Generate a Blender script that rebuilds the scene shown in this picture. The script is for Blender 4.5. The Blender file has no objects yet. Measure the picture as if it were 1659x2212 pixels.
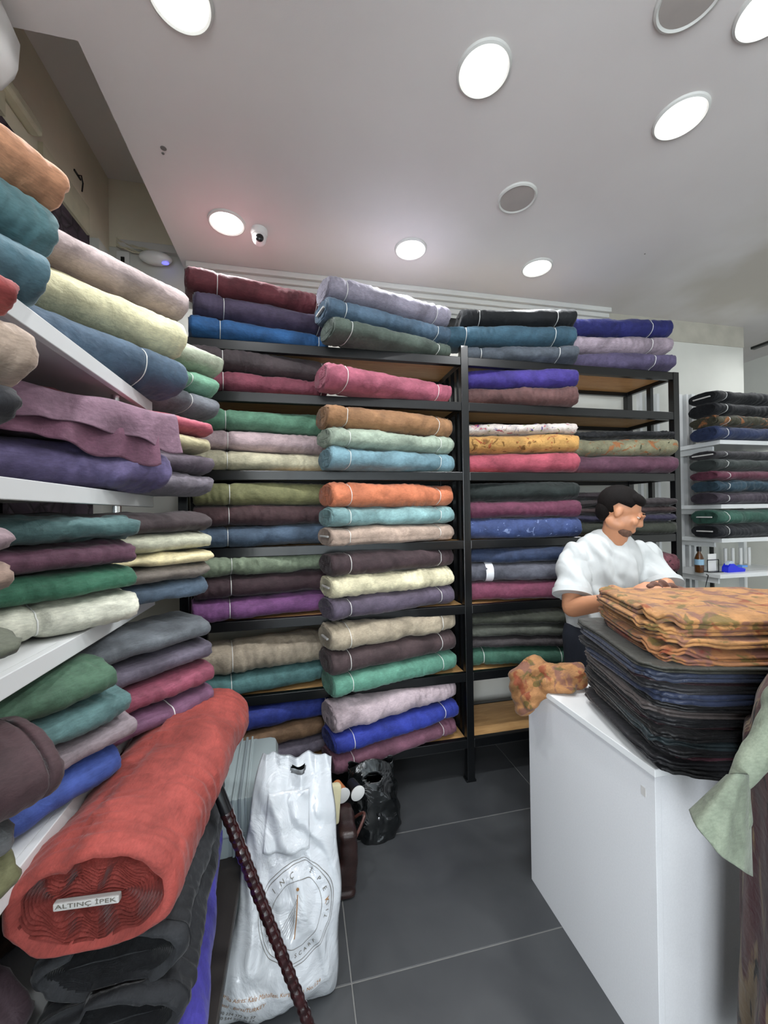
import bpy, bmesh, math, random
import numpy as np
from mathutils import Vector, Matrix, Quaternion
random.seed(7)
PI = math.pi
col = bpy.context.scene.collection
sc = bpy.context.scene

# ---------------------------------------------------------------- camera, world, exposure
F = 850.0
CAM_Z = 1.55
YAW = math.radians(-12.2); ROLL = math.radians(-0.92); PITCH = math.radians(0.2)
cd = bpy.data.cameras.new('camera'); cam = bpy.data.objects.new('camera', cd); col.objects.link(cam)
cam.matrix_world = (Matrix.Translation((0, 0, CAM_Z)) @ Matrix.Rotation(YAW, 4, 'Z') @
                    Matrix.Rotation(PI/2 + PITCH, 4, 'X') @ Matrix.Rotation(ROLL, 4, 'Z'))
cd.sensor_fit = 'HORIZONTAL'; cd.sensor_width = 36; cd.lens = F/1659*36; cd.clip_start = 0.05
sc.camera = cam
sc.view_settings.view_transform = 'Standard'; sc.view_settings.look = 'None'
sc.view_settings.gamma = 1; sc.view_settings.use_curve_mapping = False
sc.view_settings.exposure = 0.0
w = bpy.data.worlds.new('world'); sc.world = w; w.use_nodes = True
w.node_tree.nodes['Background'].inputs[0].default_value = (0.75, 0.85, 1, 1)
w.node_tree.nodes['Background'].inputs[1].default_value = 0.4
LAMP_W = 9.0          # each ceiling downlight
DAY_W = 345.0           # daylight through the shop front behind the photographer

MW = cam.matrix_world.copy(); CO = MW.translation
def ray(px, py):
    return (MW.to_3x3() @ Vector(((px-829.5)/F, -(py-1106)/F, -1)))
def onX(px, py, X):
    r = ray(px, py); return CO + r*(X/r.x)
def onY(px, py, Y):
    r = ray(px, py); return CO + r*(Y/r.y)
def onZ(px, py, Z):
    r = ray(px, py); return CO + r*((Z-CAM_Z)/r.z)
def atD(px, py, d):
    return CO + ray(px, py)*d

# ---------------------------------------------------------------- materials
def lin(c): return c/12.92 if c <= .04045 else ((c+.055)/1.055)**2.4
def hexc(h, k=1.0):
    h = h.lstrip('#')
    if k != 1.0:
        c = [lin(int(h[i:i+2], 16)/255) for i in (0, 2, 4)]; g = .3*c[0]+.6*c[1]+.1*c[2]
        return tuple(min(.95, (x*.78+g*.22)*k) for x in c)+(1,)
    return tuple(min(.95, lin(int(h[i:i+2], 16)/255)*k) for i in (0, 2, 4)) + (1,)
MATS = {}
def newmat(name):
    m = bpy.data.materials.new(name); m.use_nodes = True; MATS[name] = m
    nt = m.node_tree; return m, nt, nt.nodes['Principled BSDF']
def N(nt, t, **kw):
    n = nt.nodes.new(t)
    for k, v in kw.items():
        if hasattr(n, k): setattr(n, k, v)
        else: n.inputs[k.replace('_', ' ')].default_value = v
    return n
def mixc(nt, fac, a, b, mode='MIX'):
    n = nt.nodes.new('ShaderNodeMix'); n.data_type = 'RGBA'; n.blend_type = mode
    for sock, v in ((n.inputs[0], fac), (n.inputs[6], a), (n.inputs[7], b)):
        if hasattr(v, 'links') or hasattr(v, 'is_linked'): nt.links.new(v, sock)
        else: sock.default_value = v
    return n.outputs[2]
def ramp(nt, src, a, b, va=0., vb=1.):
    n = nt.nodes.new('ShaderNodeMapRange'); nt.links.new(src, n.inputs[0])
    n.inputs[1].default_value = a; n.inputs[2].default_value = b; n.inputs[3].default_value = va; n.inputs[4].default_value = vb
    return n.outputs[0]
def bump(nt, bs, h, strength, dist, prev=None):
    b = nt.nodes.new('ShaderNodeBump'); b.inputs['Strength'].default_value = strength; b.inputs['Distance'].default_value = dist
    nt.links.new(h, b.inputs['Height'])
    if prev: nt.links.new(prev, b.inputs['Normal'])
    nt.links.new(b.outputs[0], bs.inputs['Normal']); return b.outputs[0]
def texco(nt, scale=(1, 1, 1), kind='Object'):
    t = nt.nodes.new('ShaderNodeTexCoord'); m = nt.nodes.new('ShaderNodeMapping'); m.inputs['Scale'].default_value = scale
    nt.links.new(t.outputs[kind], m.inputs['Vector']); return m.outputs[0]
def noise(nt, vec, scale, detail=3, rough=.5, dist=0):
    n = nt.nodes.new('ShaderNodeTexNoise'); nt.links.new(vec, n.inputs['Vector'])
    n.inputs['Scale'].default_value = scale; n.inputs['Detail'].default_value = detail
    n.inputs['Roughness'].default_value = rough; n.inputs['Distortion'].default_value = dist
    return n.outputs[0]

def plain(name, rgb, rough=.5, metal=0, nscale=0, namt=.1, bumps=0, coat=0, sheen=0):
    m, nt, bs = newmat(name)
    bs.inputs['Base Color'].default_value = rgb; bs.inputs['Roughness'].default_value = rough; bs.inputs['Metallic'].default_value = metal
    if coat: bs.inputs['Coat Weight'].default_value = coat
    if sheen: bs.inputs['Sheen Weight'].default_value = sheen
    if nscale:
        v = texco(nt); n = noise(nt, v, nscale, 4)
        f = ramp(nt, n, .3, .7, 1-namt, 1+namt)
        hsv = nt.nodes.new('ShaderNodeHueSaturation'); hsv.inputs['Color'].default_value = rgb; nt.links.new(f, hsv.inputs['Value'])
        nt.links.new(hsv.outputs[0], bs.inputs['Base Color'])
        if bumps: bump(nt, bs, noise(nt, v, nscale*8, 4), bumps, .002)
    return m

def fabric(name, rough=.72, sheen=.12, spots=None, stretch=None, amt=1.):
    """woven/velvety cloth; hue comes from the object's own colour"""
    m, nt, bs = newmat(name)
    oi = nt.nodes.new('ShaderNodeObjectInfo')
    v = texco(nt); vs = texco(nt, (1, 4, 4))
    add = nt.nodes.new('ShaderNodeVectorMath'); add.operation = 'ADD'
    nt.links.new(v, add.inputs[0]); nt.links.new(oi.outputs['Random'], add.inputs[1]); vv = add.outputs[0]
    n1 = noise(nt, vv, 9, 5, .6, .6); n2 = noise(nt, vs, 60, 4, .6)
    f = ramp(nt, n1, .3, .72, .62, 1.35); f2 = ramp(nt, n2, .3, .7, .84, 1.16)
    mu = nt.nodes.new('ShaderNodeMath'); mu.operation = 'MULTIPLY'; nt.links.new(f, mu.inputs[0]); nt.links.new(f2, mu.inputs[1])
    hsv = nt.nodes.new('ShaderNodeHueSaturation'); nt.links.new(oi.outputs['Color'], hsv.inputs['Color']); nt.links.new(mu.outputs[0], hsv.inputs['Value'])
    c = hsv.outputs[0]
    if spots:
        for i, (sc_, th, rgb) in enumerate(spots):
            ad = nt.nodes.new('ShaderNodeVectorMath'); ad.operation = 'ADD'; nt.links.new(vv, ad.inputs[0]); ad.inputs[1].default_value = (i*3.7, i*1.3, i*2.1)
            mp = nt.nodes.new('ShaderNodeMapping'); nt.links.new(ad.outputs[0], mp.inputs['Vector']); mp.inputs['Scale'].default_value = stretch or (1, 1, 1)
            nn = noise(nt, mp.outputs[0], sc_, 3, .55, .8)
            c = mixc(nt, ramp(nt, nn, th, th+.06, 0, amt), c, rgb)
    nt.links.new(c, bs.inputs['Base Color'])
    bs.inputs['Roughness'].default_value = rough; bs.inputs['Sheen Weight'].default_value = sheen; bs.inputs['Sheen Roughness'].default_value = .4
    bs.inputs['Specular IOR Level'].default_value = .3
    b1 = bump(nt, bs, noise(nt, vv, 26, 4, .55, .4), .55, .010)
    bump(nt, bs, noise(nt, vs, 420, 2), .3, .0008, b1)
    return m
FAB = fabric('velvet_cloth')
FLORAL_LIGHT = fabric('print_multicolour_floral', spots=[(22, .6, hexc('a0485a')), (26, .62, hexc('4a3a78')), (18, .64, hexc('6f7a4a'))])
FLORAL_DARK = fabric('print_dark_leaf', spots=[(20, .6, hexc('6b4a20')), (28, .62, hexc('8a4526'))])
FLORAL_OLIVE = fabric('print_olive_rust', spots=[(20, .56, hexc('8a5a38')), (28, .62, hexc('3e4030'))])
FLORAL_ORANGE = fabric('print_orange_leaf', amt=.7, spots=[(15, .54, hexc('5e3c3c')), (19, .57, hexc('44451c')), (12, .6, hexc('6e2416'))])
FLORAL_MULTI = fabric('print_wine_speckle', spots=[(60, .56, hexc('2a1418'))])
FLORAL_BLUE = fabric('print_pale_dash', spots=[(30, .62, hexc('7484ac'))])
CAMO = fabric('print_brown_mottle', stretch=(1.6, 1.6, .22), spots=[(14, .48, hexc('38161a')), (17, .55, hexc('6a5a44')), (24, .58, hexc('140e0d'))])
def obm(o, rgb, mat): o.data.materials.append(mat) if not o.data.materials else None; o.color = rgb

# walls and fixed surfaces
m, nt, bs = newmat('plaster_ceiling')
v = texco(nt)
base = mixc(nt, ramp(nt, noise(nt, v, 1.3, 4), .3, .7), hexc('d0cbc9'), hexc('dad6d4'))
geo = nt.nodes.new('ShaderNodeNewGeometry'); sx = nt.nodes.new('ShaderNodeSeparateXYZ'); nt.links.new(geo.outputs['Position'], sx.inputs[0])
stain = ramp(nt, sx.outputs[0], 2.1, 2.7)
st2 = ramp(nt, noise(nt, v, 1.1, 4, .5, .1), .42, .6)
mm = nt.nodes.new('ShaderNodeMath'); mm.operation = 'MULTIPLY'; nt.links.new(stain, mm.inputs[0]); nt.links.new(st2, mm.inputs[1])
m2 = nt.nodes.new('ShaderNodeMath'); m2.operation = 'MULTIPLY'; nt.links.new(mm.outputs[0], m2.inputs[0]); m2.inputs[1].default_value = .6
nt.links.new(mixc(nt, m2.outputs[0], base, hexc('b0a898')), bs.inputs['Base Color']); bs.inputs['Roughness'].default_value = .6
bump(nt, bs, noise(nt, v, 300, 2), .15, .001); PL_CEIL = m
PL_TAUPE = plain('plaster_taupe', hexc('dcd5c0'), .8, nscale=3, namt=.08, bumps=.2)
PL_WALL = plain('plaster_white', hexc('c9c9c2'), .8, nscale=2.5, namt=.06, bumps=.2)
TRIMW = plain('trim_white', hexc('c8c8c4'), .5, nscale=5, namt=.04)
CREAM = plain('board_cream', hexc('c9c3ab'), .7, nscale=9, namt=.14, bumps=.2)
m, nt, bs = newmat('wallpaper_purple_stone'); v = texco(nt, (1, 1, 1))
vo = nt.nodes.new('ShaderNodeTexVoronoi'); vo.feature = 'DISTANCE_TO_EDGE'; vo.inputs['Scale'].default_value = 11; nt.links.new(v, vo.inputs['Vector'])
nt.links.new(mixc(nt, ramp(nt, vo.outputs[0], 0, .12), hexc('2a2128'), mixc(nt, ramp(nt, noise(nt, v, 8, 4), .3, .7), hexc('3c323c'), hexc('5a4d5a'))), bs.inputs['Base Color'])
bs.inputs['Roughness'].default_value = .7; bump(nt, bs, ramp(nt, vo.outputs[0], 0, .15), .5, .01); WALLPAPER = m
m, nt, bs = newmat('tile_anthracite'); v = texco(nt, (1, 1, 1), 'Object')
oi = nt.nodes.new('ShaderNodeObjectInfo'); ad = nt.nodes.new('ShaderNodeVectorMath'); ad.operation = 'ADD'
sc3 = nt.nodes.new('ShaderNodeVectorMath'); sc3.operation = 'SCALE'; cmb = nt.nodes.new('ShaderNodeCombineXYZ')
nt.links.new(oi.outputs['Random'], cmb.inputs[0]); nt.links.new(cmb.outputs[0], sc3.inputs[0]); sc3.inputs['Scale'].default_value = 20
nt.links.new(v, ad.inputs[0]); nt.links.new(sc3.outputs[0], ad.inputs[1]); v = ad.outputs[0]
n1 = noise(nt, v, 2.5, 6, .6, .5); n2 = noise(nt, v, 3.5, 8, .75, 1.5)
c = mixc(nt, ramp(nt, n1, .3, .7), hexc('35373a'), hexc('424446')); c = mixc(nt, ramp(nt, n2, .66, .8, 0, .35), c, hexc('77777a'))
nt.links.new(c, bs.inputs['Base Color']); nt.links.new(ramp(nt, n1, .3, .7, .38, .5), bs.inputs['Roughness']); TILE = m
GROUT = plain('grout_pale', hexc('6e6e6c'), .9, nscale=20)
BLACKM = plain('metal_black', hexc('0a0c0e'), .3, .0, nscale=6, namt=.1, coat=.15)
m, nt, bs = newmat('oak_board'); v = texco(nt, (2, 20, 20))
n1 = noise(nt, v, 3, 6, .6, 1.2)
nt.links.new(mixc(nt, ramp(nt, n1, .3, .7), hexc('a9804f'), hexc('c9a06c')), bs.inputs['Base Color']); bs.inputs['Roughness'].default_value = .5; OAK = m
WHITEM = plain('melamine_white', hexc('d6d8d8'), .35, nscale=2, namt=.03)
WHITEG = plain('panel_white_satin', hexc('cfd0d2'), .3, nscale=200, namt=.03)
CHROME = plain('chrome', (.75, .75, .76, 1), .15, 1, nscale=3, namt=.03)
MIRROR = plain('mirror_glass', (.65, .7, .72, 1), .03, 1, nscale=1, namt=.02)
TWINE = plain('twine_silver', hexc('e8e8e4'), .35, nscale=50, namt=.08)
PLAST_W = plain('plastic_white', hexc('dcdcda'), .3, nscale=4, namt=.02)
PLAST_DK = plain('plastic_black', hexc('141416'), .25, nscale=5, namt=.1)
BOARD = plain('cardboard_white', hexc('b9b7b4'), .6, nscale=20, namt=.08)
def emis(name, rgb, s):
    m, nt, bs = newmat(name); bs.inputs['Emission Color'].default_value = rgb; bs.inputs['Emission Strength'].default_value = s
    bs.inputs['Base Color'].default_value = rgb; return m
LED = emis('lamp_diffuser_lit', (1, 1, .98, 1), 9)
LED_DIM = plain('lamp_diffuser_off', hexc('a49d98'), .5, nscale=5)
BLUE_LED = emis('led_blue', (.1, .1, 1, 1), 3)
INK = plain('print_ink_grey', hexc('5f5a50'), .5, nscale=30)
INK_GOLD = plain('print_ink_gold', hexc('9a6d3a'), .4, nscale=30)

# ---------------------------------------------------------------- helpers
def tag(o, label=None, cat=None, group=None, kind=None):
    if label: o['label'] = label
    if cat: o['category'] = cat
    if group: o['group'] = group
    if kind: o['kind'] = kind
    return o
def empty(name, loc, rz=0.):
    o = bpy.data.objects.new(name, None); o.location = loc; o.rotation_euler = (0, 0, rz); o.empty_display_size = .1
    col.objects.link(o); return o
def meshobj(name, verts, faces, mat, parent=None, smooth=True, color=None, loc=None):
    me = bpy.data.meshes.new(name)
    if isinstance(verts, np.ndarray): verts = verts.tolist()
    me.from_pydata(verts, [], faces); me.materials.append(mat)
    if smooth: me.polygons.foreach_set('use_smooth', [True]*len(me.polygons))
    me.update()
    o = bpy.data.objects.new(name, me); col.objects.link(o)
    if parent: o.parent = parent
    if color: o.color = color
    if loc: o.location = loc
    return o
class MB:
    """collects boxes, bars and lathes and links them as one mesh object"""
    def __init__(s): s.bm = bmesh.new()
    def box(s, lo, hi, bev=0., rot=None, about=None):
        lo = Vector(lo); hi = Vector(hi)
        r = bmesh.ops.create_cube(s.bm, size=1); vs = r['verts']
        bmesh.ops.scale(s.bm, vec=hi-lo, verts=vs); bmesh.ops.translate(s.bm, vec=(lo+hi)/2, verts=vs)
        if bev:
            es = {e for v_ in vs for e in v_.link_edges}
            rr = bmesh.ops.bevel(s.bm, geom=list(es), offset=bev, segments=2, profile=.5, affect='EDGES')
            vs = list({v_ for f_ in rr['faces'] for v_ in f_.verts} | {v_ for v_ in vs if v_.is_valid})
        if rot is not None: bmesh.ops.rotate(s.bm, cent=about or (lo+hi)/2, matrix=rot, verts=vs)
        return s
    def bar(s, a, b, r, r2=None, seg=12, caps=True):
        a = Vector(a); b = Vector(b); d = b-a
        q = d.to_track_quat('Z', 'Y').to_matrix().to_4x4()
        bmesh.ops.create_cone(s.bm, cap_ends=caps, segments=seg, radius1=r, radius2=r if r2 is None else r2, depth=d.length,
                              matrix=Matrix.Translation((a+b)/2) @ q); return s
    def tube(s, pts, r, seg=8):
        pts = [Vector(p) for p in pts]; rings = []
        for i, p in enumerate(pts):
            t = (pts[min(i+1, len(pts)-1)]-pts[max(i-1, 0)]).normalized()
            q = t.to_track_quat('Z', 'Y'); rr = r[i] if hasattr(r, '__len__') else r
            rings.append([s.bm.verts.new(p + q @ Vector((rr*math.cos(a), rr*math.sin(a), 0))) for a in [2*PI*k/seg for k in range(seg)]])
        for A, B in zip(rings, rings[1:]):
            for k in range(seg): s.bm.faces.new((A[k], A[(k+1) % seg], B[(k+1) % seg], B[k]))
        s.bm.faces.new(rings[0][::-1]); s.bm.faces.new(rings[-1]); return s
    def lathe(s, prof, c=(0, 0, 0), seg=32, mtx=None):
        c = Vector(c); rings = []
        for r, z in prof:
            ring = []
            for k in range(seg):
                p = Vector((r*math.cos(2*PI*k/seg), r*math.sin(2*PI*k/seg), z))
                if mtx is not None: p = mtx @ p
                ring.append(s.bm.verts.new(c+p))
            rings.append(ring)
        for A, B in zip(rings, rings[1:]):
            for k in range(seg): s.bm.faces.new((A[k], A[(k+1) % seg], B[(k+1) % seg], B[k]))
        s.bm.faces.new(rings[0][::-1]); s.bm.faces.new(rings[-1]); return s
    def ell(s, c, rad, rot=None, sub=3):
        mt = Matrix.Translation(c) @ (rot.to_4x4() if rot is not None else Matrix()) @ Matrix.Diagonal((*rad, 1))
        bmesh.ops.create_icosphere(s.bm, subdivisions=sub, radius=1, matrix=mt); return s
    def cap(s, a, b, r1, r2, sub=2):
        a = Vector(a); b = Vector(b)
        s.ell(a, (r1,)*3, sub=sub); s.ell(b, (r2,)*3, sub=sub); s.bar(a, b, r1, r2, 16); return s
    def build(s, name, mat, parent=None, smooth=False, color=None, loc=None, mats=None):
        bmesh.ops.recalc_face_normals(s.bm, faces=s.bm.faces)
        me = bpy.data.meshes.new(name); s.bm.to_mesh(me); s.bm.free(); me.materials.append(mat)
        if smooth:
            me.polygons.foreach_set('use_smooth', [True]*len(me.polygons))
            try: me.set_sharp_from_angle(angle=math.radians(40))
            except Exception: pass
        o = bpy.data.objects.new(name, me); col.objects.link(o)
        if parent: o.parent = parent
        if color: o.color = color
        if loc: o.location = loc
        return o
def remeshed(mb, name, mat, voxel, smooth=4, parent=None, color=None, disp=None):
    """fuses overlapping volumes into one continuous skin"""
    o = mb.build(name+'_src', mat)
    md = o.modifiers.new('r', 'REMESH'); md.mode = 'VOXEL'; md.voxel_size = voxel; md.use_smooth_shade = True
    if smooth: s = o.modifiers.new('s', 'SMOOTH'); s.factor = .5; s.iterations = smooth
    dg = bpy.context.evaluated_depsgraph_get(); me = bpy.data.meshes.new_from_object(o.evaluated_get(dg))
    old = o.data; bpy.data.objects.remove(o); bpy.data.meshes.remove(old)
    me.name = name; me.materials.clear(); me.materials.append(mat)
    if disp:
        n = len(me.vertices); co = np.empty(n*3); me.vertices.foreach_get('co', co); nn = np.empty(n*3); me.vertices.foreach_get('normal', nn)
        co = co.reshape(-1, 3); nn = nn.reshape(-1, 3); co += nn*disp(co)[:, None]; me.vertices.foreach_set('co', co.ravel()); me.update()
    me.polygons.foreach_set('use_smooth', [True]*len(me.polygons))
    r = bpy.data.objects.new(name, me); col.objects.link(r)
    if parent: r.parent = parent
    if color: r.color = color
    return r

def vnoise(x, y, seed):
    """smooth 2-D value noise in -1..1"""
    rs = np.random.RandomState(seed % 99991); g = rs.uniform(-1, 1, (64, 64))
    xi = np.floor(x).astype(int); yi = np.floor(y).astype(int); fx = x-xi; fy = y-yi
    fx = fx*fx*(3-2*fx); fy = fy*fy*(3-2*fy)
    a = g[xi % 64, yi % 64]; b = g[(xi+1) % 64, yi % 64]; c = g[xi % 64, (yi+1) % 64]; d = g[(xi+1) % 64, (yi+1) % 64]
    return (a*(1-fx)+b*fx)*(1-fy)+(c*(1-fx)+d*fx)*fy
def fbm(x, y, seed, o=3):
    s = 0; a = 1
    for i in range(o): s = s + a*vnoise(x*2**i, y*2**i, seed+i*17); a *= .5
    return s
def gridfaces(nu, nv, closed_v=True):
    f = []
    for i in range(nu-1):
        for j in range(nv if closed_v else nv-1):
            k = (j+1) % nv
            f.append((i*nv+j, i*nv+k, (i+1)*nv+k, (i+1)*nv+j))
    return f
def superell(th, a, b, n):
    c = np.cos(th); s_ = np.sin(th)
    return a*np.sign(c)*np.abs(c)**(2/n), b*np.sign(s_)*np.abs(s_)**(2/n)

NB = [0]
def bolt(label, color, L, wd, t, loc, yaw, ties=(.13, .87), end=None, core=False, flap=0, wr=1., mat=None, group=None, hi=False,
         fray=False, tiecol=None, sag=0., n=2.5, endamp=1., core_label=None, tilt=0.):
    """a bolt of cloth wound flat on a board. Local X runs along it, origin under its middle"""
    NB[0] += 1; seed = NB[0]*31+5; rs = random.Random(seed); mat = mat or FAB
    root = empty('fabric_bolt', loc, yaw); tag(root, label, 'fabric bolt', group)
    if tilt: root.rotation_euler = (0, tilt, yaw)
    nu, nv = (180, 60) if hi else (116, 36)
    e = np.array([0, .004, .01, .018, .03]); mid = np.linspace(.045, 1-.045, nu-10)*L
    s = np.concatenate([e, mid, (L-e)[::-1]]); 
    th = np.linspace(0, 2*PI, nv, endpoint=False)
    S, T = np.meshgrid(s, th, indexing='ij')
    dist = np.minimum(S, L-S); ed = 1-.15*np.exp(-dist/.007)-.015*np.exp(-dist/.05)
    y, z = superell(T, wd/2, t/2, n)
    cx = np.cos(T); sx_ = np.sin(T)
    rad = wr*(.0050*fbm(S*11+seed, cx*1.6+sx_*1.2+7, seed, 4) + .003*fbm(S*3, cx*2+5, seed+5, 2))
    gath = np.exp(-dist/.11)
    rad += wr*.0024*gath*np.sin(S/.0042+3*cx+2.5*fbm(cx*2+3, S*8, seed+3, 2))*(.4+.6*np.abs(fbm(cx*1.5+9, S*3, seed+9, 1)))
    rad += wr*.0020*np.sin(S/.0065+4*fbm(cx*1.5+3, S*5, seed+13, 2)+2*sx_)*np.clip(fbm(S*4+2, cx+4, seed+21, 2), 0, 1)
    for q in ties: rad -= .0085*np.exp(-((S-q*L)/.012)**2)
    if flap:
        th0 = (flap + .25*fbm(S*3+1, S*0+.5, seed+2, 2)) % (2*PI)
        rad += (.016 if hi else .010)*(1-((T-th0) % (2*PI))/(2*PI)) - .004
    if fray: rad += .006*np.exp(-dist/.03)*fbm(cx*9+3, sx_*9+S*60, seed+8, 2)*(S < L/2)
    y = y*ed + cx*rad; z = z*ed + sx_*rad + t/2
    z = z - sag*np.sin(PI*S/L)*0
    X = S-L/2 + .004*fbm(cx*3+2, sx_*3+4, seed+31, 2)*np.exp(-dist/.02)
    z = np.maximum(z, 0.0)
    V = np.stack([X, y, z], -1).reshape(-1, 3)
    fc = gridfaces(len(s), nv)
    V = np.concatenate([V, [[-L/2+(.05 if hi else .012), 0, t/2], [L/2-.012, 0, t/2]]]); c0 = len(V)-2; last = (len(s)-1)*nv
    n0 = len(V)
    rim = V[:nv].copy(); rim[:, 1] *= .9; rim[:, 2] = t/2+(rim[:, 2]-t/2)*.9; rim[:, 0] = -L/2+(.05 if hi else .014)
    V = np.concatenate([V, rim])
    for j in range(nv):
        k = (j+1) % nv; fc.append((k, j, n0+j, n0+k)); fc.append((n0+k, n0+j, c0)); fc.append((last+j, last+k, c0+1))
    body = meshobj('cloth_wrap', V, fc, mat, root, color=color)
    if flap and not hi: pass
    for q in ties:
        pts = []; ii = int(np.argmin(np.abs(s-q*L)))
        for j in range(0, nv):
            px_, py_, pz_ = V[ii*nv+j]; cy, cz = py_, pz_-t/2; ln = math.hypot(cy, cz); k = (ln+.0012)/ln
            pts.append((q*L-L/2, cy*k, max(cz*k+t/2, .0015)))
        m = len(pts); vv = []
        for (a, b, c) in pts:
            cy, cz = b, c-t/2; ln = math.hypot(cy, cz); ny, nz = cy/ln, cz/ln
            for dx, dr in ((-.002, 0), (0, .0016), (.002, 0), (0, -.002)): vv.append((a+dx, b+ny*dr, c+nz*dr))
        meshobj('tie', vv, gridfaces(m, 4)+[((m-1)*4+j, (m-1)*4+(j+1) % 4, (j+1) % 4, j) for j in range(4)], TWINE, root)
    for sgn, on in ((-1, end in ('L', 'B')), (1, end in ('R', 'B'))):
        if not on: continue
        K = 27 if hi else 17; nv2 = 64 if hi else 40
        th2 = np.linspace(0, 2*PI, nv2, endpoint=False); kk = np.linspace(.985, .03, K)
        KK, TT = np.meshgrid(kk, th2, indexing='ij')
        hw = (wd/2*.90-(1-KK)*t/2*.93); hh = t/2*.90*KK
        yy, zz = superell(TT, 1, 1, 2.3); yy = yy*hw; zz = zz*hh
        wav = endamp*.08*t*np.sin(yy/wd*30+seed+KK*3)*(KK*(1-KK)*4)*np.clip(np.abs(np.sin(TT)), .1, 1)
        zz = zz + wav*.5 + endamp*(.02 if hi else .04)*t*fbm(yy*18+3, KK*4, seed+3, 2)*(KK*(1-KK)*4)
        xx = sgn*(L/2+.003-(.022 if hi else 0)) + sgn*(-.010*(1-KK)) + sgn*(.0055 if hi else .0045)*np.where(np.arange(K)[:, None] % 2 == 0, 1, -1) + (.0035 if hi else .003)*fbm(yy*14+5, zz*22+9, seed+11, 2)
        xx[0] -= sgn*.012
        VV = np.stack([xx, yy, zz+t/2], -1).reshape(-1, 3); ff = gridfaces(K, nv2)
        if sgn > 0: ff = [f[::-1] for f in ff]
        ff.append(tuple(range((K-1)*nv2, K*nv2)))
        meshobj('folded_end', VV, ff, mat, root, smooth=not hi, color=tuple(c*.8 for c in color[:3])+(1,))  # end faces tinted darker: shadow on the folds is put into the colour
        if core:
            h = .0048 if not hi else .0075
            c_ = MB().box((-.006, -(wd-t)/2*.92, t/2-h), (.006, (wd-t)/2*.92, t/2+h), .0025).build('core_board', BOARD, root, loc=(sgn*(L/2+(.004 if not hi else -.012)), 0, .0))
            tag(c_, core_label or 'pale board core')
    return root

ORD = {1: ['only'], 2: ['lower', 'upper'], 3: ['lowest', 'middle', 'topmost'], 4: ['lowest', 'second-lowest', 'second-highest', 'topmost'],
       5: ['lowest', 'second-lowest', 'middle', 'second-highest', 'topmost'], 6: ['lowest', 'second-lowest', 'third-lowest', 'third-highest', 'second-highest', 'topmost']}
KCOL = .95
def stack(place, z0, p0, p1, items, wd, group, **kw):
    """items bottom to top: (description, hex, thickness, options). p0, p1: the two ends of the axis on plan"""
    z = z0; rs = random.Random(len(place)*7+int(z0*100)); k_ = kw.pop('k_', KCOL)
    for i, it in enumerate(items):
        desc, hx, t = it[:3]; o = dict(kw); o.update(it[3] if len(it) > 3 else {})
        j0 = o.pop('d0', (0, 0)); j1 = o.pop('d1', (0, 0)); ww = o.pop('wd', wd)
        a = Vector((p0[0]+j0[0]+rs.uniform(-.008, .008), p0[1]+j0[1]+rs.uniform(-.006, .006)))
        b = Vector((p1[0]+j1[0]+rs.uniform(-.008, .008), p1[1]+j1[1]+rs.uniform(-.006, .006)))
        d = b-a
        pos = ORD[len(items)][i]
        lab = f"{desc} fabric bolt, {pos} {'one ' if len(items)==1 else ''}{place}"
        bolt(lab, hexc(hx, k_), d.length, ww, t, ((a.x+b.x)/2, (a.y+b.y)/2, z), math.atan2(d.y, d.x), group=group, **o)
        z += t*.985

# ---------------------------------------------------------------- the room
XL, YB, XR, YF, CH = -1.07, 2.60, 4.6, -3.2, 3.07
EDGE = -.665; RY = 1.42; RZ = 3.55
def st(o): o['kind'] = 'structure'; return o
fl = st(MB().box((XL-.1, YF-.1, -.12), (XR+.1, 3.5, -.0015)).build('floor', GROUT))
tm = MB().box((.0022, .0022, -.02), (1.1078, .5528, 0), .0015).build('tile', TILE).data
bpy.data.objects.remove(bpy.data.objects['tile'])
for i in range(-2, 4):
    for j in range(-8, 4):
        o = bpy.data.objects.new('tile', tm); col.objects.link(o); o.parent = fl; o.location = (.147+1.11*i, 1.303+.555*j, 0)
wl = st(MB().box((XL-.1, YF, 0), (XL, YB, RZ+.05)).build('wall_left', PL_TAUPE))
MB().box((XL, -.6, 1.2), (XL+.006, 2.36, 3.06)).build('wallpaper', WALLPAPER, wl)
MB().box((XL+.006, -.4, .3), (XL+.012, 1.7, 1.93)).build('mirror_panel', MIRROR, wl)
wb = st(MB().box((XL-.1, YB, 0), (3.69, YB+.1, RZ+.05)).build('wall_back', PL_WALL))
MB().box((XL+.001, YB-.004, 3.15), (EDGE, YB, RZ)).build('upper_plaster', PL_TAUPE, wb)
MB().box((2.25, YB-.006, 2.90), (3.69, YB, 3.07)).build('plaster_patch', plain('plaster_patch', hexc('aca89c'), .9, nscale=8, namt=.1, bumps=.5), wb)
st(MB().box((3.64, YB+.1, 0), (3.69, 3.4, RZ)).build('wall_alcove_left', PL_WALL))
st(MB().box((3.6, 3.4, 0), (XR, 3.5, RZ)).build('wall_alcove_back', PL_WALL))
st(MB().box((XR, YF, 0), (XR+.1, 3.5, RZ)).build('wall_right', PL_WALL))
wf = MB(); 
for lo, hi in (((XL, YF-.1, 0), (-.2, YF, RZ)), ((3.4, YF-.1, 0), (XR, YF, RZ)), ((-.2, YF-.1, 2.6), (3.4, YF, RZ))): wf.box(lo, hi)
st(wf.build('wall_front', PL_WALL))
cm = MB().box((EDGE, YF, CH), (XR, 3.5, CH+.1)).box((XL, YF, CH), (EDGE, RY, CH+.1)).box((EDGE, RY, CH), (EDGE+.04, YB, RZ+.05)).box((XL, RY-.04, CH), (EDGE, RY, RZ+.05))
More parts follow.
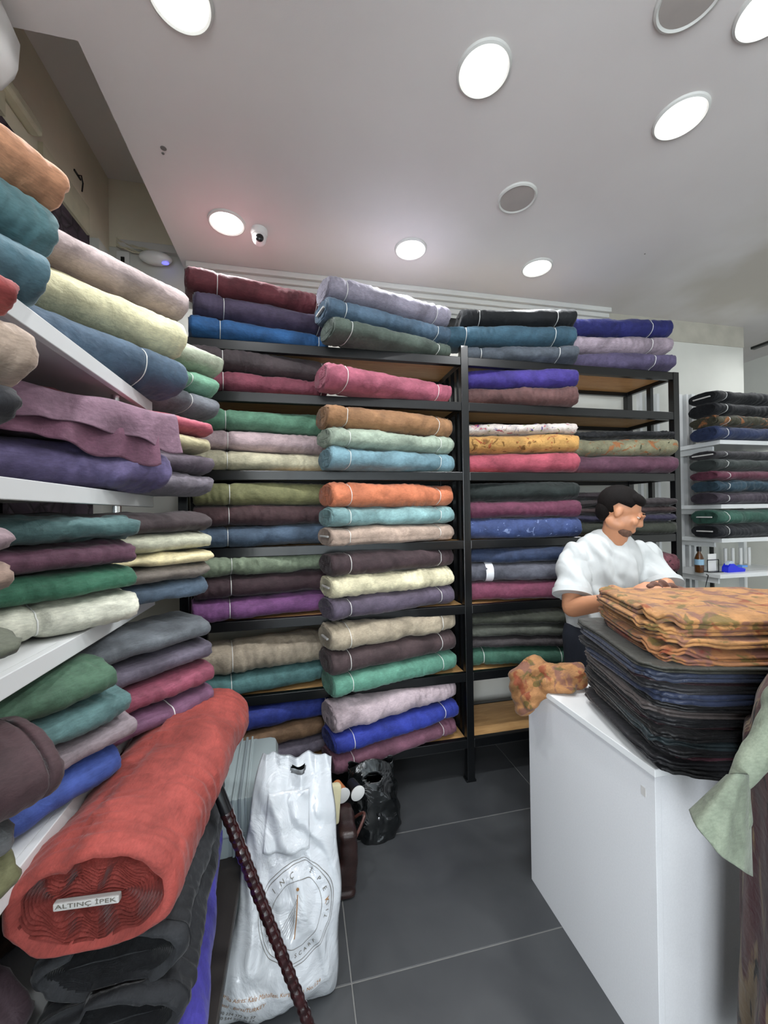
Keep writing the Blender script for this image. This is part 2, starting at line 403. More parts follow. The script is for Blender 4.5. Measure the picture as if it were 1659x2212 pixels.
cm.box((XL, RY-.04, RZ), (EDGE+.04, YB, RZ+.05)); ceil = st(cm.build('ceiling', PL_CEIL))
for px, py, r in ((353, 320, .012), (352, 331, .006), (1393, 548, .004)):
    p = onZ(px, py, CH); MB().lathe([(r, -.001), (r*.8, -.003), (.0001, -.0035)], p, 12).build('screw_filler', plain('filler_grey', hexc('6a6763'), .8), ceil)
# crown moulding in three steps along the back wall
cr = MB()
for z0, z1, d in ((3.035, 3.07, .085), (3.005, 3.037, .06), (2.975, 3.006, .040), (2.94, 2.976, .02)): cr.box((EDGE+.03, YB-d, z0), (2.32, YB, z1), .006)
st(cr.build('trim_1', TRIMW))
st(MB().box((EDGE+.05, YB-.045, 2.845), (2.3, YB, 2.895)).build('trim_2', BLACKM))
# boards over the wallpaper in the recess
st(MB().box((XL, 1.95, 3.03), (XL+.02, 2.335, 3.17), rot=Matrix.Rotation(.02, 3, 'X')).build('trim_3', CREAM))
st(MB().box((XL, -.4, 3.05), (XL+.025, 1.72, 3.14)).box((XL, -.4, 3.14), (XL+.05, 1.9, 3.19), .012).build('trim_4', CREAM))
st(MB().box((XL, 2.36, 1.2), (XL+.05, YB, 3.04)).build('trim_5', PL_WALL))
st(MB().box((XL+.06, YB-.03, 3.135), (EDGE-.02, YB, 3.165)).box((XL+.05, YB-.02, 3.165), (EDGE-.02, YB-.0, 3.19), .004).build('trim_6', TRIMW))
# wall things in that corner
hk = MB(); p = onX(166, 378, XL); hk.tube([p+Vector((.002, 0, .0)), p+Vector((.02, .0, .0)), p+Vector((.022, .01, -.03)), p+Vector((.015, .015, -.07))], .0035).box(p-Vector((0, .03, .003)), p+Vector((.006, .03, .006)))
tag(hk.build('wall_hook', BLACKM), 'bent dark metal hook on taupe wall above the purple wallpaper', 'hook')
p = onY(267, 563, YB)
so = empty('wall_socket', p); tag(so, 'white socket plate on back wall left of the router', 'socket')
MB().box((-.035, -.012, -.05), (.035, 0, .05), .004).build('socket_plate', PLAST_W, so); MB().box((-.01, -.015, -.018), (.01, -.011, .014)).build('socket_slot', PLAST_DK, so)
p = onY(342, 568, YB)
ro = empty('wifi_router', p); tag(ro, 'white rounded router box with blue light on the back wall corner', 'router')
MB().ell((0, -.045, 0), (.09, .045, .038)).build('router_shell', PLAST_W, ro, True); MB().ell((.055, -.055, -.03), (.02, .012, .008)).build('indicator_light', BLUE_LED, ro, True)
MB().box((-.02, -.02, -.02), (.02, 0, .02)).build('mount', PLAST_W, ro)
cb = MB()
for k in range(5):
    z = 3.12+.012*k; pts = [Vector((XL+.05, YB-.03, z+.02))]
    for q in range(1, 9): pts.append(Vector((XL+.05+q*.028, YB-.03-.006*math.sin(q+k), z+.012*math.sin(q*.8+k*2)-.002*q*k*.6)))
    cb.tube(pts, .004, 6)
tag(cb.build('cable_bundle', CREAM, smooth=True), 'loose bundle of cream cables running to the router', 'cables')
# wall air conditioner
ac = empty('air_conditioner', (XL, .62, 2.82)); tag(ac, 'white rounded air conditioner high on the left wall', 'air conditioner')
V = []; prof = [(0, 0), (.12, .0), (.185, .03), (.215, .08), (.22, .16), (.2, .225), (.15, .245), (0, .245)]
for yy, k in ((0, .9), (.02, 1), (.70, 1), (.76, .97), (.795, .86), (.805, .7)):
    for x, z in prof: V.append((x*k*1.27, yy, .12+(z-.12)*k))
fc = gridfaces(6, 8); fc += [tuple(range(7, -1, -1)), tuple(range(40, 48))]
MB().box((.02, .03, -.004), (.14, .74, .012), .004).build('air_outlet', plain('outlet_grey', hexc('8c8c8c'), .5), ac); meshobj('housing', V, fc, PLAST_W, ac)

# ---------------------------------------------------------------- ceiling lights
def lamp(px, py, lit, label, group, r=.083):
    p = onZ(px, py, CH) if px is not None else Vector(py)
    o = empty('ceiling_downlight', (p.x, p.y, CH)); tag(o, label, 'ceiling light', group)
    MB().lathe([(r*.93, 0), (r*.93, -.006), (r*1.02, -.012), (r*1.10, -.008), (r*1.12, 0)], (0, 0, 0), 48).build('rim', TRIMW, o, True)
    MB().lathe([(r*.94, -.002), (r*.94, -.0075), (.001, -.0085)], (0, 0, 0), 48).build('diffuser', LED if lit else LED_DIM, o, True)
    if lit:
        ld = bpy.data.lights.new('lamp_light', 'AREA'); ld.shape = 'DISK'; ld.size = r*1.6; ld.energy = LAMP_W; ld.color = (.96, .98, 1.0)
        ld.spread = math.radians(150)
        lo = bpy.data.objects.new('lamp_light', ld); col.objects.link(lo); lo.parent = o; lo.location = (0, 0, -.014)
LG = 'round recessed ceiling downlights'
lamp(388, -8, 1, 'lit round downlight at the top left, nearest the recess edge', LG)
lamp(1045, 150, 1, 'large lit round downlight right of the ceiling middle, nearest overhead', LG)
lamp(1470, 252, 1, 'lit round downlight near the right side, nearer the stained plaster', LG)
lamp(490, 480, 1, 'lit round downlight beside the security camera, far left', LG)
lamp(887, 537, 1, 'lit round downlight above the middle of the black rack', LG)
lamp(1160, 577, 1, 'small lit round downlight above the right half of the black rack', LG)
lamp(1117, 427, 0, 'unlit round downlight with grey disc between the lit ones', LG)
lamp(1492, -12, 0, 'dark unlit round downlight cut by the top edge of the view', LG)
lamp(1668, 12, 1, 'lit round downlight at the top right corner of the view', LG)
for x, y in ((-.1, -.6), (1.2, -.6), (2.6, -.6), (.4, -2), (2.2, -2), (3.7, 1.9), (3.7, .2)):
    lamp(None, (x, y, CH), 1, 'lit round downlight behind or beside the photographer', LG)
ld = bpy.data.lights.new('shopfront_daylight', 'AREA'); ld.shape = 'RECTANGLE'; ld.size = 3.4; ld.size_y = 2.4; ld.energy = DAY_W; ld.color = (.88, .94, 1)
lo = bpy.data.objects.new('shopfront_daylight', ld); col.objects.link(lo); lo.location = (1.6, YF-.15, 1.4); lo.rotation_euler = (PI/2, 0, 0)
ld2 = bpy.data.lights.new('added_side_fill', 'AREA'); ld2.shape = 'RECTANGLE'; ld2.size = 1.9; ld2.size_y = 2.2; ld2.energy = DAY_W*.75; ld2.color = (.88, .94, 1)  # fill light added to brighten the counter side, no real window known there
lo = bpy.data.objects.new('added_side_fill', ld2); col.objects.link(lo); lo.location = (XL+.10, -2.05, 1.45); lo.rotation_euler = (PI/2, 0, -PI/2)
GLASS = plain('window_glass', (.8, .88, .9, 1), .05, nscale=2, namt=.02)
for nm, a, b, ax in (('window_1', (-.1, YF-.06), (3.3, YF-.03), 0), ('added_fill_window', (XL+.01, -3.0), (XL+.04, -1.1), 1)):  # the left-wall window is an unseen addition, made to go with the side fill
    wn = st(MB().box((a[0], a[1], .25), (b[0], b[1], 2.6)).build(nm, GLASS))
    n_ = 4 if ax == 0 else 3
    for k in range(n_):
        t = k/(n_-1); x = a[0]+(b[0]-a[0])*t if ax == 0 else b[0]; y = a[1]+(b[1]-a[1])*t if ax else b[1]
        MB().box((x-.025, y-.025, .2), (x+.025, y+.025, 2.65)).build('window_frame', TRIMW, wn)
p = onZ(560, 497, CH)
cc = empty('security_camera', (p.x, p.y, CH)); tag(cc, 'small white dome security camera on the ceiling beside a downlight', 'security camera')
MB().lathe([(.042, 0), (.044, -.02), (.04, -.034), (.03, -.04), (.001, -.04)], (0, 0, 0), 32).build('mount_ring', PLAST_W, cc, True)
MB().ell((0, -.006, -.05), (.036, .036, .036)).build('dome', PLAST_W, cc, True)
MB().ell((.004, -.034, -.064), (.021, .013, .021)).build('lens', PLAST_DK, cc, True)

# ---------------------------------------------------------------- black rack along the back wall
YFR, YRR = 2.13, 2.50
LV = [.245, .626, 1.014, 1.387, 1.781, 2.183, 2.445]
PX = [-.56, .945, 2.43]
rk = empty('black_shelf_rack', (PX[1], YFR, 0)); tag(rk, 'tall black metal shelf rack with oak boards along the back wall', 'shelving rack')
def inr(mb, name, mat): o = mb.build(name, mat, rk); o.location = (-PX[1], -YFR, 0); return o
for i, x in enumerate(PX):
    top = 2.51 if i == 1 else 2.445
    for y in (YFR, YRR):
        inr(MB().box((x-.022, y-.02, 0), (x+.022, y+.02, top if y == YFR else 2.445), .002), 'post', BLACKM)
    for z in LV + ([] if i < 2 else []):
        inr(MB().box((x-.015, YFR+.02, z-.045), (x+.015, YRR-.02, z-.005), .002), 'side_rail', BLACKM)
for i, ys in ((0, (2.31,)), (1, (2.22, 2.31, 2.40)), (2, (2.31,))):
    for y in ys: inr(MB().box((PX[i]-.012, y-.016, 0.2), (PX[i]+.012, y+.016, 2.42)), 'side_upright', BLACKM)
for b in range(2):
    x0, x1 = PX[b]+.022, PX[b+1]-.022
    for z in LV:
        inr(MB().box((x0, YFR-.018, z-.05), (x1, YFR+.014, z), .003), 'front_rail', BLACKM)
        inr(MB().box((x0, YRR-.014, z-.05), (x1, YRR+.014, z), .003), 'rear_rail', BLACKM)
        inr(MB().box((x0, YFR+.0145, z-.022), (x1, YRR-.0145, z-.003)), 'oak_board', OAK)
    inr(MB().box((x0, YRR-.01, .06), (x1, YRR+.01, .195)), 'kick_panel', BLACKM)
for x in PX: inr(MB().box((x-.03, YFR-.02, 0), (x+.03, YFR+.03, .012), .002), 'foot', BLACKM)

PLACE = {0: 'on lowest black shelf', 1: 'on second black shelf', 2: 'on third black shelf', 3: 'on fourth black shelf', 4: 'on fifth black shelf', 5: 'on sixth black shelf', 6: 'on top of black rack'}
C1 = 'of leftmost stack '; C2 = 'of stack left of post '; C3 = 'of stack right of post '; C4 = 'of far right stack '
def col1(l, items, **kw): stack(C1+PLACE[l], LV[l]+.0, (-.53, 2.16), (.15, 2.30), items, .24, 'fabric bolts on the black rack', **kw)
def col2(l, items, **kw): stack(C2+PLACE[l], LV[l]+.0, (.13, 2.04), (.86, 2.25), items, .22, 'fabric bolts on the black rack', end='L', **kw)
def col3(l, items, **kw): stack(C3+PLACE[l], LV[l]+.0, (.93+.06, 2.27), (1.66, 2.13), items, .22, 'fabric bolts on the black rack', **kw)
def col4(l, items, **kw): stack(C4+PLACE[l], LV[l]+.0, (1.68, 2.27), (2.38, 2.15), items, .22, 'fabric bolts on the black rack', **kw)
col1(6, [('royal-teal blue', '155a96', .108, dict(fray=True)), ('aubergine grey', '4c405c', .115, dict(fray=True, d0=(.02, 0))), ('dark maroon', '6a2a34', .115, dict(fray=True, d0=(-.01, -.02)))], end='L', ties=(.2, .92))
col2(6, [('dark olive green', '4c5a50', .10, dict(d0=(.03, 0))), ('slate blue', '48647c', .10, dict(core=True)), ('lavender grey', '8c8698', .115, {})])
col3(6, [('dark grey', '4c5560', .10, {}), ('deep petrol teal', '2c5468', .115, dict(d0=(-.13, 0))), ('black', '16191d', .105, dict(flap=1.2, d0=(-.02, 0)))], ties=(.16, .83))
col4(6, [('dusky purple', '52486a', .11, dict(wr=1.4)), ('pinkish grey', '9c8a98', .11, {}), ('navy indigo', '20246c', .115, {})], ties=(.8,))
col1(5, [('dull crimson', '83384c', .11, dict(wr=1.2)), ('dark taupe brown', '4c4144', .115, {})], ties=(.22, .95))
col2(5, [('rose crimson', 'b0506a', .125, dict(wr=1.5, d0=(.0, -.02)))])
col3(5, [('russet brown', '5c3a38', .11, dict(wr=1.3)), ('violet indigo', '3c2c88', .115, {})], ties=())
col1(4, [('buttery cream', 'c8c09c', .105, {}), ('pale pink', 'c0a4a8', .105, {}), ('jade green', '5a9474', .115, {})], ties=(.24,))
col2(4, [('powder blue', '6a96a4', .112, dict(wr=1.5)), ('pale sage', '9cae98', .10, dict(wr=1.4)), ('camel brown', '9c6c3c', .118, dict(wr=1.4))])
col3(4, [('raspberry red', 'a83a50', .12, {}), ('mustard floral printed', 'b88420', .115, dict(mat=FLORAL_DARK)), ('multicolour floral on white', 'c8bcb4', .065, dict(mat=FLORAL_LIGHT, wd=.19))], ties=())
col4(4, [('dark plum', '5c3448', .115, {}), ('khaki rust-patterned', '7c7858', .11, dict(mat=FLORAL_OLIVE)), ('thin black', '14161a', .05, dict(wr=1.8, wd=.2))], ties=())
col1(3, [('steel blue', '4a6078', .11, {}), ('cocoa brown', '54393c', .11, {}), ('olive green', '848450', .115, dict(flap=1.9))], ties=(.24,))
col2(3, [('rosy beige', 'bca08c', .10, dict(flap=3.6, core=True)), ('light aqua', '7cacae', .10, dict(wr=1.4)), ('bright orange', 'd06c34', .125, dict(wr=1.2))])
col3(3, [('blue pale-dashed', '34487c', .125, dict(mat=FLORAL_BLUE)), ('wine mauve', '6c2e4a', .105, {}), ('very dark green', '1c2624', .11, {})], ties=())
col4(3, [('dark moss grey', '34382e', .085, {}), ('dark violet', '302c46', .05, {}), ('dark rust brown', '3c2c2c', .05, {}), ('charcoal brown', '332c2e', .05, {}), ('blackish plum', '2c2228', .045, dict(d0=(.0, 0), d1=(-.3, .05)))], ties=())
col1(2, [('bright orchid purple', '7c4480', .115, dict(ties=(.25,))), ('dark chocolate', '432e34', .115, dict(ties=(.25,))), ('grey sage', '7c8c70', .115, dict(wr=1.9))], ties=(.25,))
col2(2, [('dusty aubergine', '5c5064', .11, {}), ('pale cream', 'ded4a8', .11, dict(wr=1.8, core=True, ties=())), ('dark mocha', '463438', .12, {})])
col3(2, [('wine red', '74304c', .12, dict(wr=1.3)), ('smoky grey', '585a66', .11, dict(wr=1.3)), ('midnight navy', '2c3c5c', .09, dict(wd=.2))], ties=())
col4(2, [('speckled plum', '4a3648', .12, dict(mat=FLORAL_MULTI)), ('speckled wine', '6c3440', .13, dict(mat=FLORAL_MULTI, flap=1.0))], ties=(.85,))
col1(1, [('deep sea green', '467878', .12, {}), ('khaki beige', 'a89880', .15, dict(flap=2.6, wr=1.3))], ties=(.25, .93))
col2(1, [('mint green', '50947c', .115, {}), ('walnut brown', '4e3c3e', .12, {}), ('sandy beige', 'b0a084', .125, dict(wr=1.6, core=True))])
col3(1, [('bottle green', '306450', .11, dict(ties=(.14, .8))), ('dim grey-brown', '403a3c', .065, {}), ('olive grey', '50544a', .075, {}), ('dark olive', '3c4034', .07, {})], ties=())
col1(0, [('mauve grey', '6c6474', .095, {}), ('toffee brown', '7c5c3c', .10, dict(flap=1.9)), ('cobalt blue', '2a3e9c', .13, dict(flap=2.2))], ties=(.93,))
col2(0, [('dusty mauve', '7c4a60', .105, {}), ('ultramarine blue', '2438a4', .105, {}), ('pale blush grey', 'c0aab2', .13, dict(wr=1.6, ties=(), core=False))])

# white tape on the smoky grey bolt
for o in list(bpy.data.objects):
    if o.get('label', '').startswith('smoky grey'):
        tp = MB(); 
        V = []; 
        for x in (-.235, -.19):
            for k in range(24):
                y, z = superell(np.array(2*PI*k/24), .117, .062, 2.5); V.append((x, float(y), max(float(z)+.056, .0005)))
        meshobj('white_tape', V, gridfaces(2, 24), plain('tape_white', hexc('dddfe2'), .3), o)

# ---------------------------------------------------------------- white wall shelving on the left
XS = -.53
LA, LB, LC, LD, LE = 1.98, 1.629, 1.264, .887, .50
ws = empty('white_wall_shelving', (XS, .7, 0)); tag(ws, 'white shelving with chrome tubes along the left wall', 'shelving rack')
def inw(mb, name, mat): o = mb.build(name, mat, ws); o.location = (-XS, -.7, 0); return o
for z in (LA, LB, LC, LD, LE, .12):
    inw(MB().box((XL+.02, -.9, z-.022), (XS-.02, 1.62, z)), 'shelf_board', WHITEM)
    inw(MB().box((XS-.02, -.9, z-.042), (XS, 1.62, z), .002), 'shelf_lip', WHITEM)
for y in (-.85, .72, 1.40):
    for za, zb in zip((.0, .12, LE, LD, LC, LB), (.078, LE-.042, LD-.042, LC-.042, LB-.042, LA-.042)):
        inw(MB().bar((XS-.035, y, za), (XS-.035, y, zb), .012, seg=16), 'chrome_tube', CHROME)
for y in (-.85, .72, 1.60): inw(MB().box((XL+.012, y-.015, 0), (XL+.045, y+.015, 2.1)), 'wall_upright', WHITEM)

SH = {'A': 'on top white shelf', 'B': 'on second white shelf', 'C': 'on third white shelf', 'D': 'on fourth white shelf', 'E': 'on fifth white shelf'}
KLEFT = 1.08
def left(sh, which, z0, ex, ey, phi, items, wd=.26, L=.70, **kw):
    """bolts lie at a slant on the shelf; (ex, ey) is their far end over the aisle, phi the angle from the wall line"""
    nm = {'n': 'of nearest stack ', 'm': 'of middle stack ', 'f': 'of farthest stack '}[which]
    p = math.radians(phi); ex -= wd/2*.85*math.cos(p); ey += wd/2*.85*math.sin(p); s0 = (ex-L*math.sin(p), ey-L*math.cos(p))
    stack(nm+SH[sh], z0, s0, (ex, ey), items, wd, 'fabric bolts on the white wall shelving', k_=KLEFT, **kw)
left('A', 'n', LA, -.486, .944, 33, [('blue-teal', '48707e', .125, dict(d1=(0, -.02))), ('sea teal', '4c787e', .125, dict(d1=(0, .02))), ('apricot orange', 'd08c5c', .085, dict(d1=(0, .03), flap=.6))], ties=(), n=2.2, hi=True)
left('A', 'm', LA, -.393, 1.537, 45, [('slate navy', '40586e', .155, dict(ties=(.77,), wr=.8, d0=(.06, -.06))), ('butter yellow', 'd2cc9c', .15, dict(wr=.8, d1=(0, .03))), ('blush taupe', 'ac9896', .12, dict(wr=.8, d1=(0, .05)))], ties=(), n=2.2, hi=True)
left('A', 'f', LA, -.344, 1.864, 40, [('pewter grey', '70747c', .10, dict(ties=(.8,))), ('spring green', '6ca888', .09, dict(ties=(.8,))), ('pale sage green', 'a4ae94', .12, dict(d1=(.01, .03)))], ties=(), n=2.2)
left('B', 'n', LB, -.43, .768, 35, [('near-black', '1c1c1e', .07, dict(d1=(0, -.08))), ('charcoal', '2c2c30', .078, dict(d1=(0, -.02))), ('warm beige', 'ac9480', .108, {}), ('brick red', 'a03a38', .055, dict(d1=(0, -.03)))], ties=(), n=2.2, hi=True)
left('B', 'm', LB, -.404, 1.365, 42, [('violet grey', '665a88', .135, dict(wr=1.6)), ('plum draped', '6c4c60', .12, dict(wr=1.0, wd=.24))], ties=(), n=2.3, hi=True)
left('B', 'f', LB, -.321, 1.623, 42, [('wrinkled taupe grey', '746c76', .08, dict(wr=1.6)), ('mauve brown', '605460', .078, {}), ('soft yellow', 'c8bc8c', .072, {}), ('strawberry red', 'b0465a', .06, {})], ties=(), n=2.4)
left('C', 'n', LC, -.444, .74, 38, [('dark navy', '2c3848', .055, dict(d1=(0, -.03))), ('moss grey', '585c4c', .055, dict(d1=(0, .01))), ('pine green', '34604c', .055, dict(d1=(0, -.06))), ('caramel brown', '8a7060', .065, {}), ('dusty mauve', '846c72', .055, {})], ties=(), n=2.2)
left('C', 'm', LC, -.44, 1.22, 42, [('ivory', 'c4c4b0', .085, dict(ties=(.68,), wr=1.1)), ('emerald green', '2c6c50', .070, {}), ('plum red', '6a4256', .072, {}), ('deep teal', '446868', .07, dict(wr=1.4))], ties=(), n=2.6, hi=True)
left('C', 'f', LC, -.311, 1.519, 45, [('dusk blue', '4c6074', .072, dict(wr=1.5, d1=(-.02, 0))), ('grey taupe', '7c7268', .056, dict(wr=1.3)), ('lemon cream', 'dccc94', .042, {}), ('pale celadon', 'bcbca0', .068, {}), ('espresso', '44383a', .06, dict(flap=1.2))], ties=(), n=2.5)
left('D', 'n', LD, -.488, .82, 35, [('olive', '5c5c38', .08, {}), ('ash grey', '5c5e60', .075, dict(d1=(0, -.01)))], ties=(), n=2.2)
left('D', 'm', LD, -.44, 1.14, 34, [('royal blue', '3450a0', .085, dict(wr=.8, d0=(.0, -.02), d1=(-.03, 0))), ('rose taupe', '84767c', .07, dict(d1=(.01, .02))), ('dull teal', '4c7474', .078, dict(wr=1.5)), ('forest green', '3c6048', .08, dict(d1=(-.01, -.03)))], ties=(), n=2.5, hi=True)
left('D', 'f', LD, -.304, 1.487, 42, [('amethyst purple', '744868', .08, dict(ties=(.78,))), ('cranberry', '8c3c54', .082, {}), ('violet ash', '5c5464', .078, {}), ('steel grey', '5a6066', .078, {})], ties=(), n=2.5)
p_ = math.radians(38)
bolt('large dark brown fabric bolt lying over the nearest bolts, fourth white shelf', hexc('432c30', KCOL), .66, .26, .13, (-.50-.33*math.sin(p_), .875-.33*math.cos(p_), LD+.155), PI/2-p_, ties=(), group='fabric bolts on the white wall shelving', n=2.2, hi=True)
left('E', 'n', LE, -.50, .86, 30, [('blackish brown', '2c1e22', .10, {}), ('dark plum brown', '3c2c34', .10, {})], ties=(), n=2.2)
left('E', 'm', LE, -.46, 1.52, 30, [('chestnut brown', '4c3424', .10, {}), ('mustard ochre', '8c6a24', .08, {}), ('pale pink beige', 'b89c94', .09, {})], ties=(), n=2.2)

# plum cloth draped over the plum bolt of the second white shelf: two hanging sheets
for o in list(bpy.data.objects):
    if o.get('label', '').startswith('plum draped'):
        for k, (drop, lift, x0, x1) in enumerate(((.0, .012, -.26, .365), (.045, .006, -.22, .30))):
            nu_, nv_ = 100, 50; V = []
            for i in range(nu_):
                u = i/(nu_-1); x = x0+(x1-x0)*u
                for j in range(nv_):
                    q = j/(nv_-1)
                    hem = .016*math.sin(u*8+k)+.010*math.sin(u*21)+.024/(1+math.exp(-(u-.45)*60))-.005
                    top = .12+lift+.03*math.exp(-((u-.05)/.12)**2)+.004*math.sin(u*17+2)
                    if q < .5: y = .10-.20*q/.5; z = top-.016*(abs(y)/.1)**3+.003*math.sin(u*13+q*9)
                    else:
                        s_ = (q-.5)/.5; a_ = min(1, s_*2.2)*PI/2
                        y = -.10-.035*math.sin(a_)-.006*(k == 0)-.012*s_; z = top-.016-.03*(1-math.cos(a_))-max(0, s_-.25)*(.055+drop+hem)/.75
                        y -= s_*(.008*math.sin(u*30+k*2+s_*2)+.010*math.sin(u*11+s_*2))
                    V.append((x, y, z))
            d = meshobj('draped_sheet', V, gridfaces(nu_, nv_, False), FAB, o, color=hexc('805c70' if k == 0 else '6e4258', KLEFT))
            sm = d.modifiers.new('t', 'SOLIDIFY'); sm.thickness = .003

# ---------------------------------------------------------------- pile in front of the white shelving: bench, violet, black and red bolts
bn = empty('low_bench', (-.36, 1.2, 0)); tag(bn, 'low dark bench carrying the pile of bolts beside the suitcase', 'bench')
MB().box((-.17, -.42, .30), (.15, .40, .33), .004).build('bench_top', plain('bench_dark', hexc('26221f'), .5, nscale=6), bn)
for x in (-.14, .11):
    for y in (-.37, .35): MB().box((x-.02, y-.02, 0), (x+.02, y+.02, .30)).build('leg', plain('bench_leg', hexc('1f1c1a'), .5) if 'bench_leg' not in MATS else MATS['bench_leg'], bn)
PG = 'fabric bolts piled on the bench'
def free(label, hx, a, b, z, wd, t, **kw):
    a = Vector(a); b = Vector(b); d = b-a
    return bolt(label, hexc(hx, KCOL), d.length, wd, t, ((a.x+b.x)/2, (a.y+b.y)/2, z), math.atan2(d.y, d.x), group=PG, **kw)
free('violet blue fabric bolt, bottom of the pile beside the suitcase', '3c34a0', (-.345, .80), (-.435, 1.52), .33, .29, .17, ties=(), end='L', n=2.3, hi=True)
free('black fabric bolt directly on the violet bolt in the pile', '24262a', (-.37, .85), (-.42, 1.5), .495, .28, .12, ties=(), end='L', n=2.3, hi=True, flap=1.3, wr=1.6)
free('charcoal black fabric bolt directly under the big red bolt', '2a2c30', (-.385, .875), (-.40, 1.5), .606, .27, .112, ties=(), end='L', n=2.2, hi=True, flap=1.0, wr=1.8)
red = free('large orange-red fabric bolt on top of the pile in the foreground', '9e3428', (-.405, .845), (-.350, 1.555), .728, .31, .185, ties=(), end='L', core=True, n=2.25, hi=True, wr=1.5, flap=1.35, endamp=1.6, core_label='white board core with dark lettering')

# lettering
def textmesh(s, size, extr=.0):
    cu = bpy.data.curves.new('t', 'FONT'); cu.body = s; cu.size = size; cu.extrude = 0; cu.align_x = 'CENTER'; cu.resolution_u = 3
    o = bpy.data.objects.new('t', cu); col.objects.link(o); dg = bpy.context.evaluated_depsgraph_get()
    me = bpy.data.meshes.new_from_object(o.evaluated_get(dg)); bpy.data.objects.remove(o); bpy.data.curves.remove(cu)
    vs = [v_.co.copy() for v_ in me.vertices]; fs = [tuple(p_.vertices) for p_ in me.polygons]; bpy.data.meshes.remove(me); return vs, fs
vs, fs = textmesh('ALTINÇ İPEK', .021)
red_half = math.hypot(.055, .71)/2
V = [(-(red_half-.012+.0068), -v_.x*.86, .095+v_.y*.55-.0045) for v_ in vs]
meshobj('core_lettering', V, fs, INK, red, smooth=False)

# ---------------------------------------------------------------- white counter
ct = empty('display_counter', (1.5, 1.2, 0)); tag(ct, 'white display counter carrying the folded fabrics', 'counter')
X0, X1, Y0, Y1, H = .935, 2.5, .895, 1.50, .85
def inc(mb, name, mat=WHITEG): o = mb.build(name, mat, ct); o.location = (-1.5, -1.2, 0); return o
inc(MB().box((X0, Y0, 0), (X0+.02, Y1, H-.022), .001), 'side_panel')
inc(MB().box((X1-.02, Y0, 0), (X1, Y1, H-.022), .001), 'side_panel')
inc(MB().box((X0+.02, Y0+.012, 0), (X1-.02, Y0+.03, H-.022)), 'front_panel')
inc(MB().box((X0+.02, Y1-.03, .05), (X1-.02, Y1-.012, H-.022)), 'back_panel')
inc(MB().box((X0-.012, Y0-.012, H-.022), (X1+.012, Y1+.012, H), .002), 'counter_top', WHITEM)
inc(MB().box((X0-.001, Y0+.03, .745), (X0, Y0+.045, .77)), 'scuff_mark', BOARD)

# ---------------------------------------------------------------- folded cloth on the counter
def warp_off(x, y): return (0, 0)
def folded(label, hx, cx, cy, lx, ly, t, z, rz, group, mat=None, seed=0, droop=.0, lobes=2, name='folded_cloth', topbump=.003, zc=None, tiltx=0, rough=1., thin=.5, cat='folded fabric'):
    """a folded length of cloth: rounded slab whose edge shows its folds"""
    root = None; nx, ny = 46, 34
    per = []
    # outline param loop x radial rings
    nth = 120; prof = []
    m_ = 4*lobes
    for k in range(m_+1):
        a = -1+2*k/m_; fr = (k % 4)/4 if k < m_ else 0
        prof.append((a, 0 if k % 4 == 0 else -1))
    th = np.linspace(0, 2*PI, nth, endpoint=False)
    px, py = superell(th, lx/2, ly/2, 9)
    ed = 1+.012*rough*fbm(np.cos(th)*3+seed, np.sin(th)*3+5, seed, 3)
    rings = []
    rad_in = np.linspace(.03, .97, 12)
    def surf(x, y):
        return droop_fn(x, y)*droop + topbump*fbm((x+3)*14, (y+3)*14, 77, 2)
    V = []
    def ring(sc_, zo, wob=0.):
        x = px*ed*sc_; y = py*ed*sc_
        if wob: x = x*(1+wob*fbm(np.cos(th)*5+zo*90, np.sin(th)*5, seed+4, 2)); y = y*(1+wob*fbm(np.cos(th)*5+zo*90, np.sin(th)*5, seed+4, 2))
        zz = zo + surf(x, y) + .35*t*thin*fbm(np.cos(th)*4+1, np.sin(th)*4+8, seed+6, 2)*(sc_ > .9)
        rings.append(np.stack([x, y, zz], -1))
    for r in rad_in: ring(r, t)
    # edge: two lips with groove
    for l in range(lobes-1, -1, -1):
        a = (l+1)*t/lobes; b = l*t/lobes; hgt = a-b
        ring(.990, a-hgt*.06, .006*rough); ring(1.0+.006, a-hgt*.25, .012*rough); ring(1.006+.002*rough, b+hgt*.3, .012*rough); ring(.992, b+hgt*.08, .008*rough)
        if l: ring(.962, b, .0)
    for r in rad_in[::-1]: ring(r, 0)
    V = np.concatenate(rings); ff = gridfaces(len(rings), nth)
    ff.append(tuple(range(nth))[::-1]); last = (len(rings)-1)*nth; ff.append(tuple(range(last, last+nth)))
    o = meshobj(name, V, [f[::-1] for f in ff], mat or FAB, None, color=hexc(hx, KCOL))
    o.location = (cx, cy, z); o.rotation_euler = (0, tiltx, rz); tag(o, label, cat, group); return o
def droop_fn(x, y): return 0*x
DG = 'folded dark garments stacked on the counter'
darks = [('black', '141416', .026), ('coal black', '1a1a1e', .02), ('wine striped', '4c2430', .02), ('sooty black', '17171a', .018), ('dark teal', '1f2c30', .022),
         ('raven black', '131315', .02), ('dark maroon', '2c161c', .016), ('ink black', '15161a', .02), ('grey brown', '48403e', .022), ('jet black', '121214', .016), ('denim blue', '28324c', .03), ('charcoal', '222226', .018),
         ('burgundy black', '2a171c', .014), ('midnight blue', '262e42', .026), ('dark olive', '26261e', .016)]
z = H
DARKM = fabric('garment_satin', rough=.45, sheen=.15)
nD = len(darks)
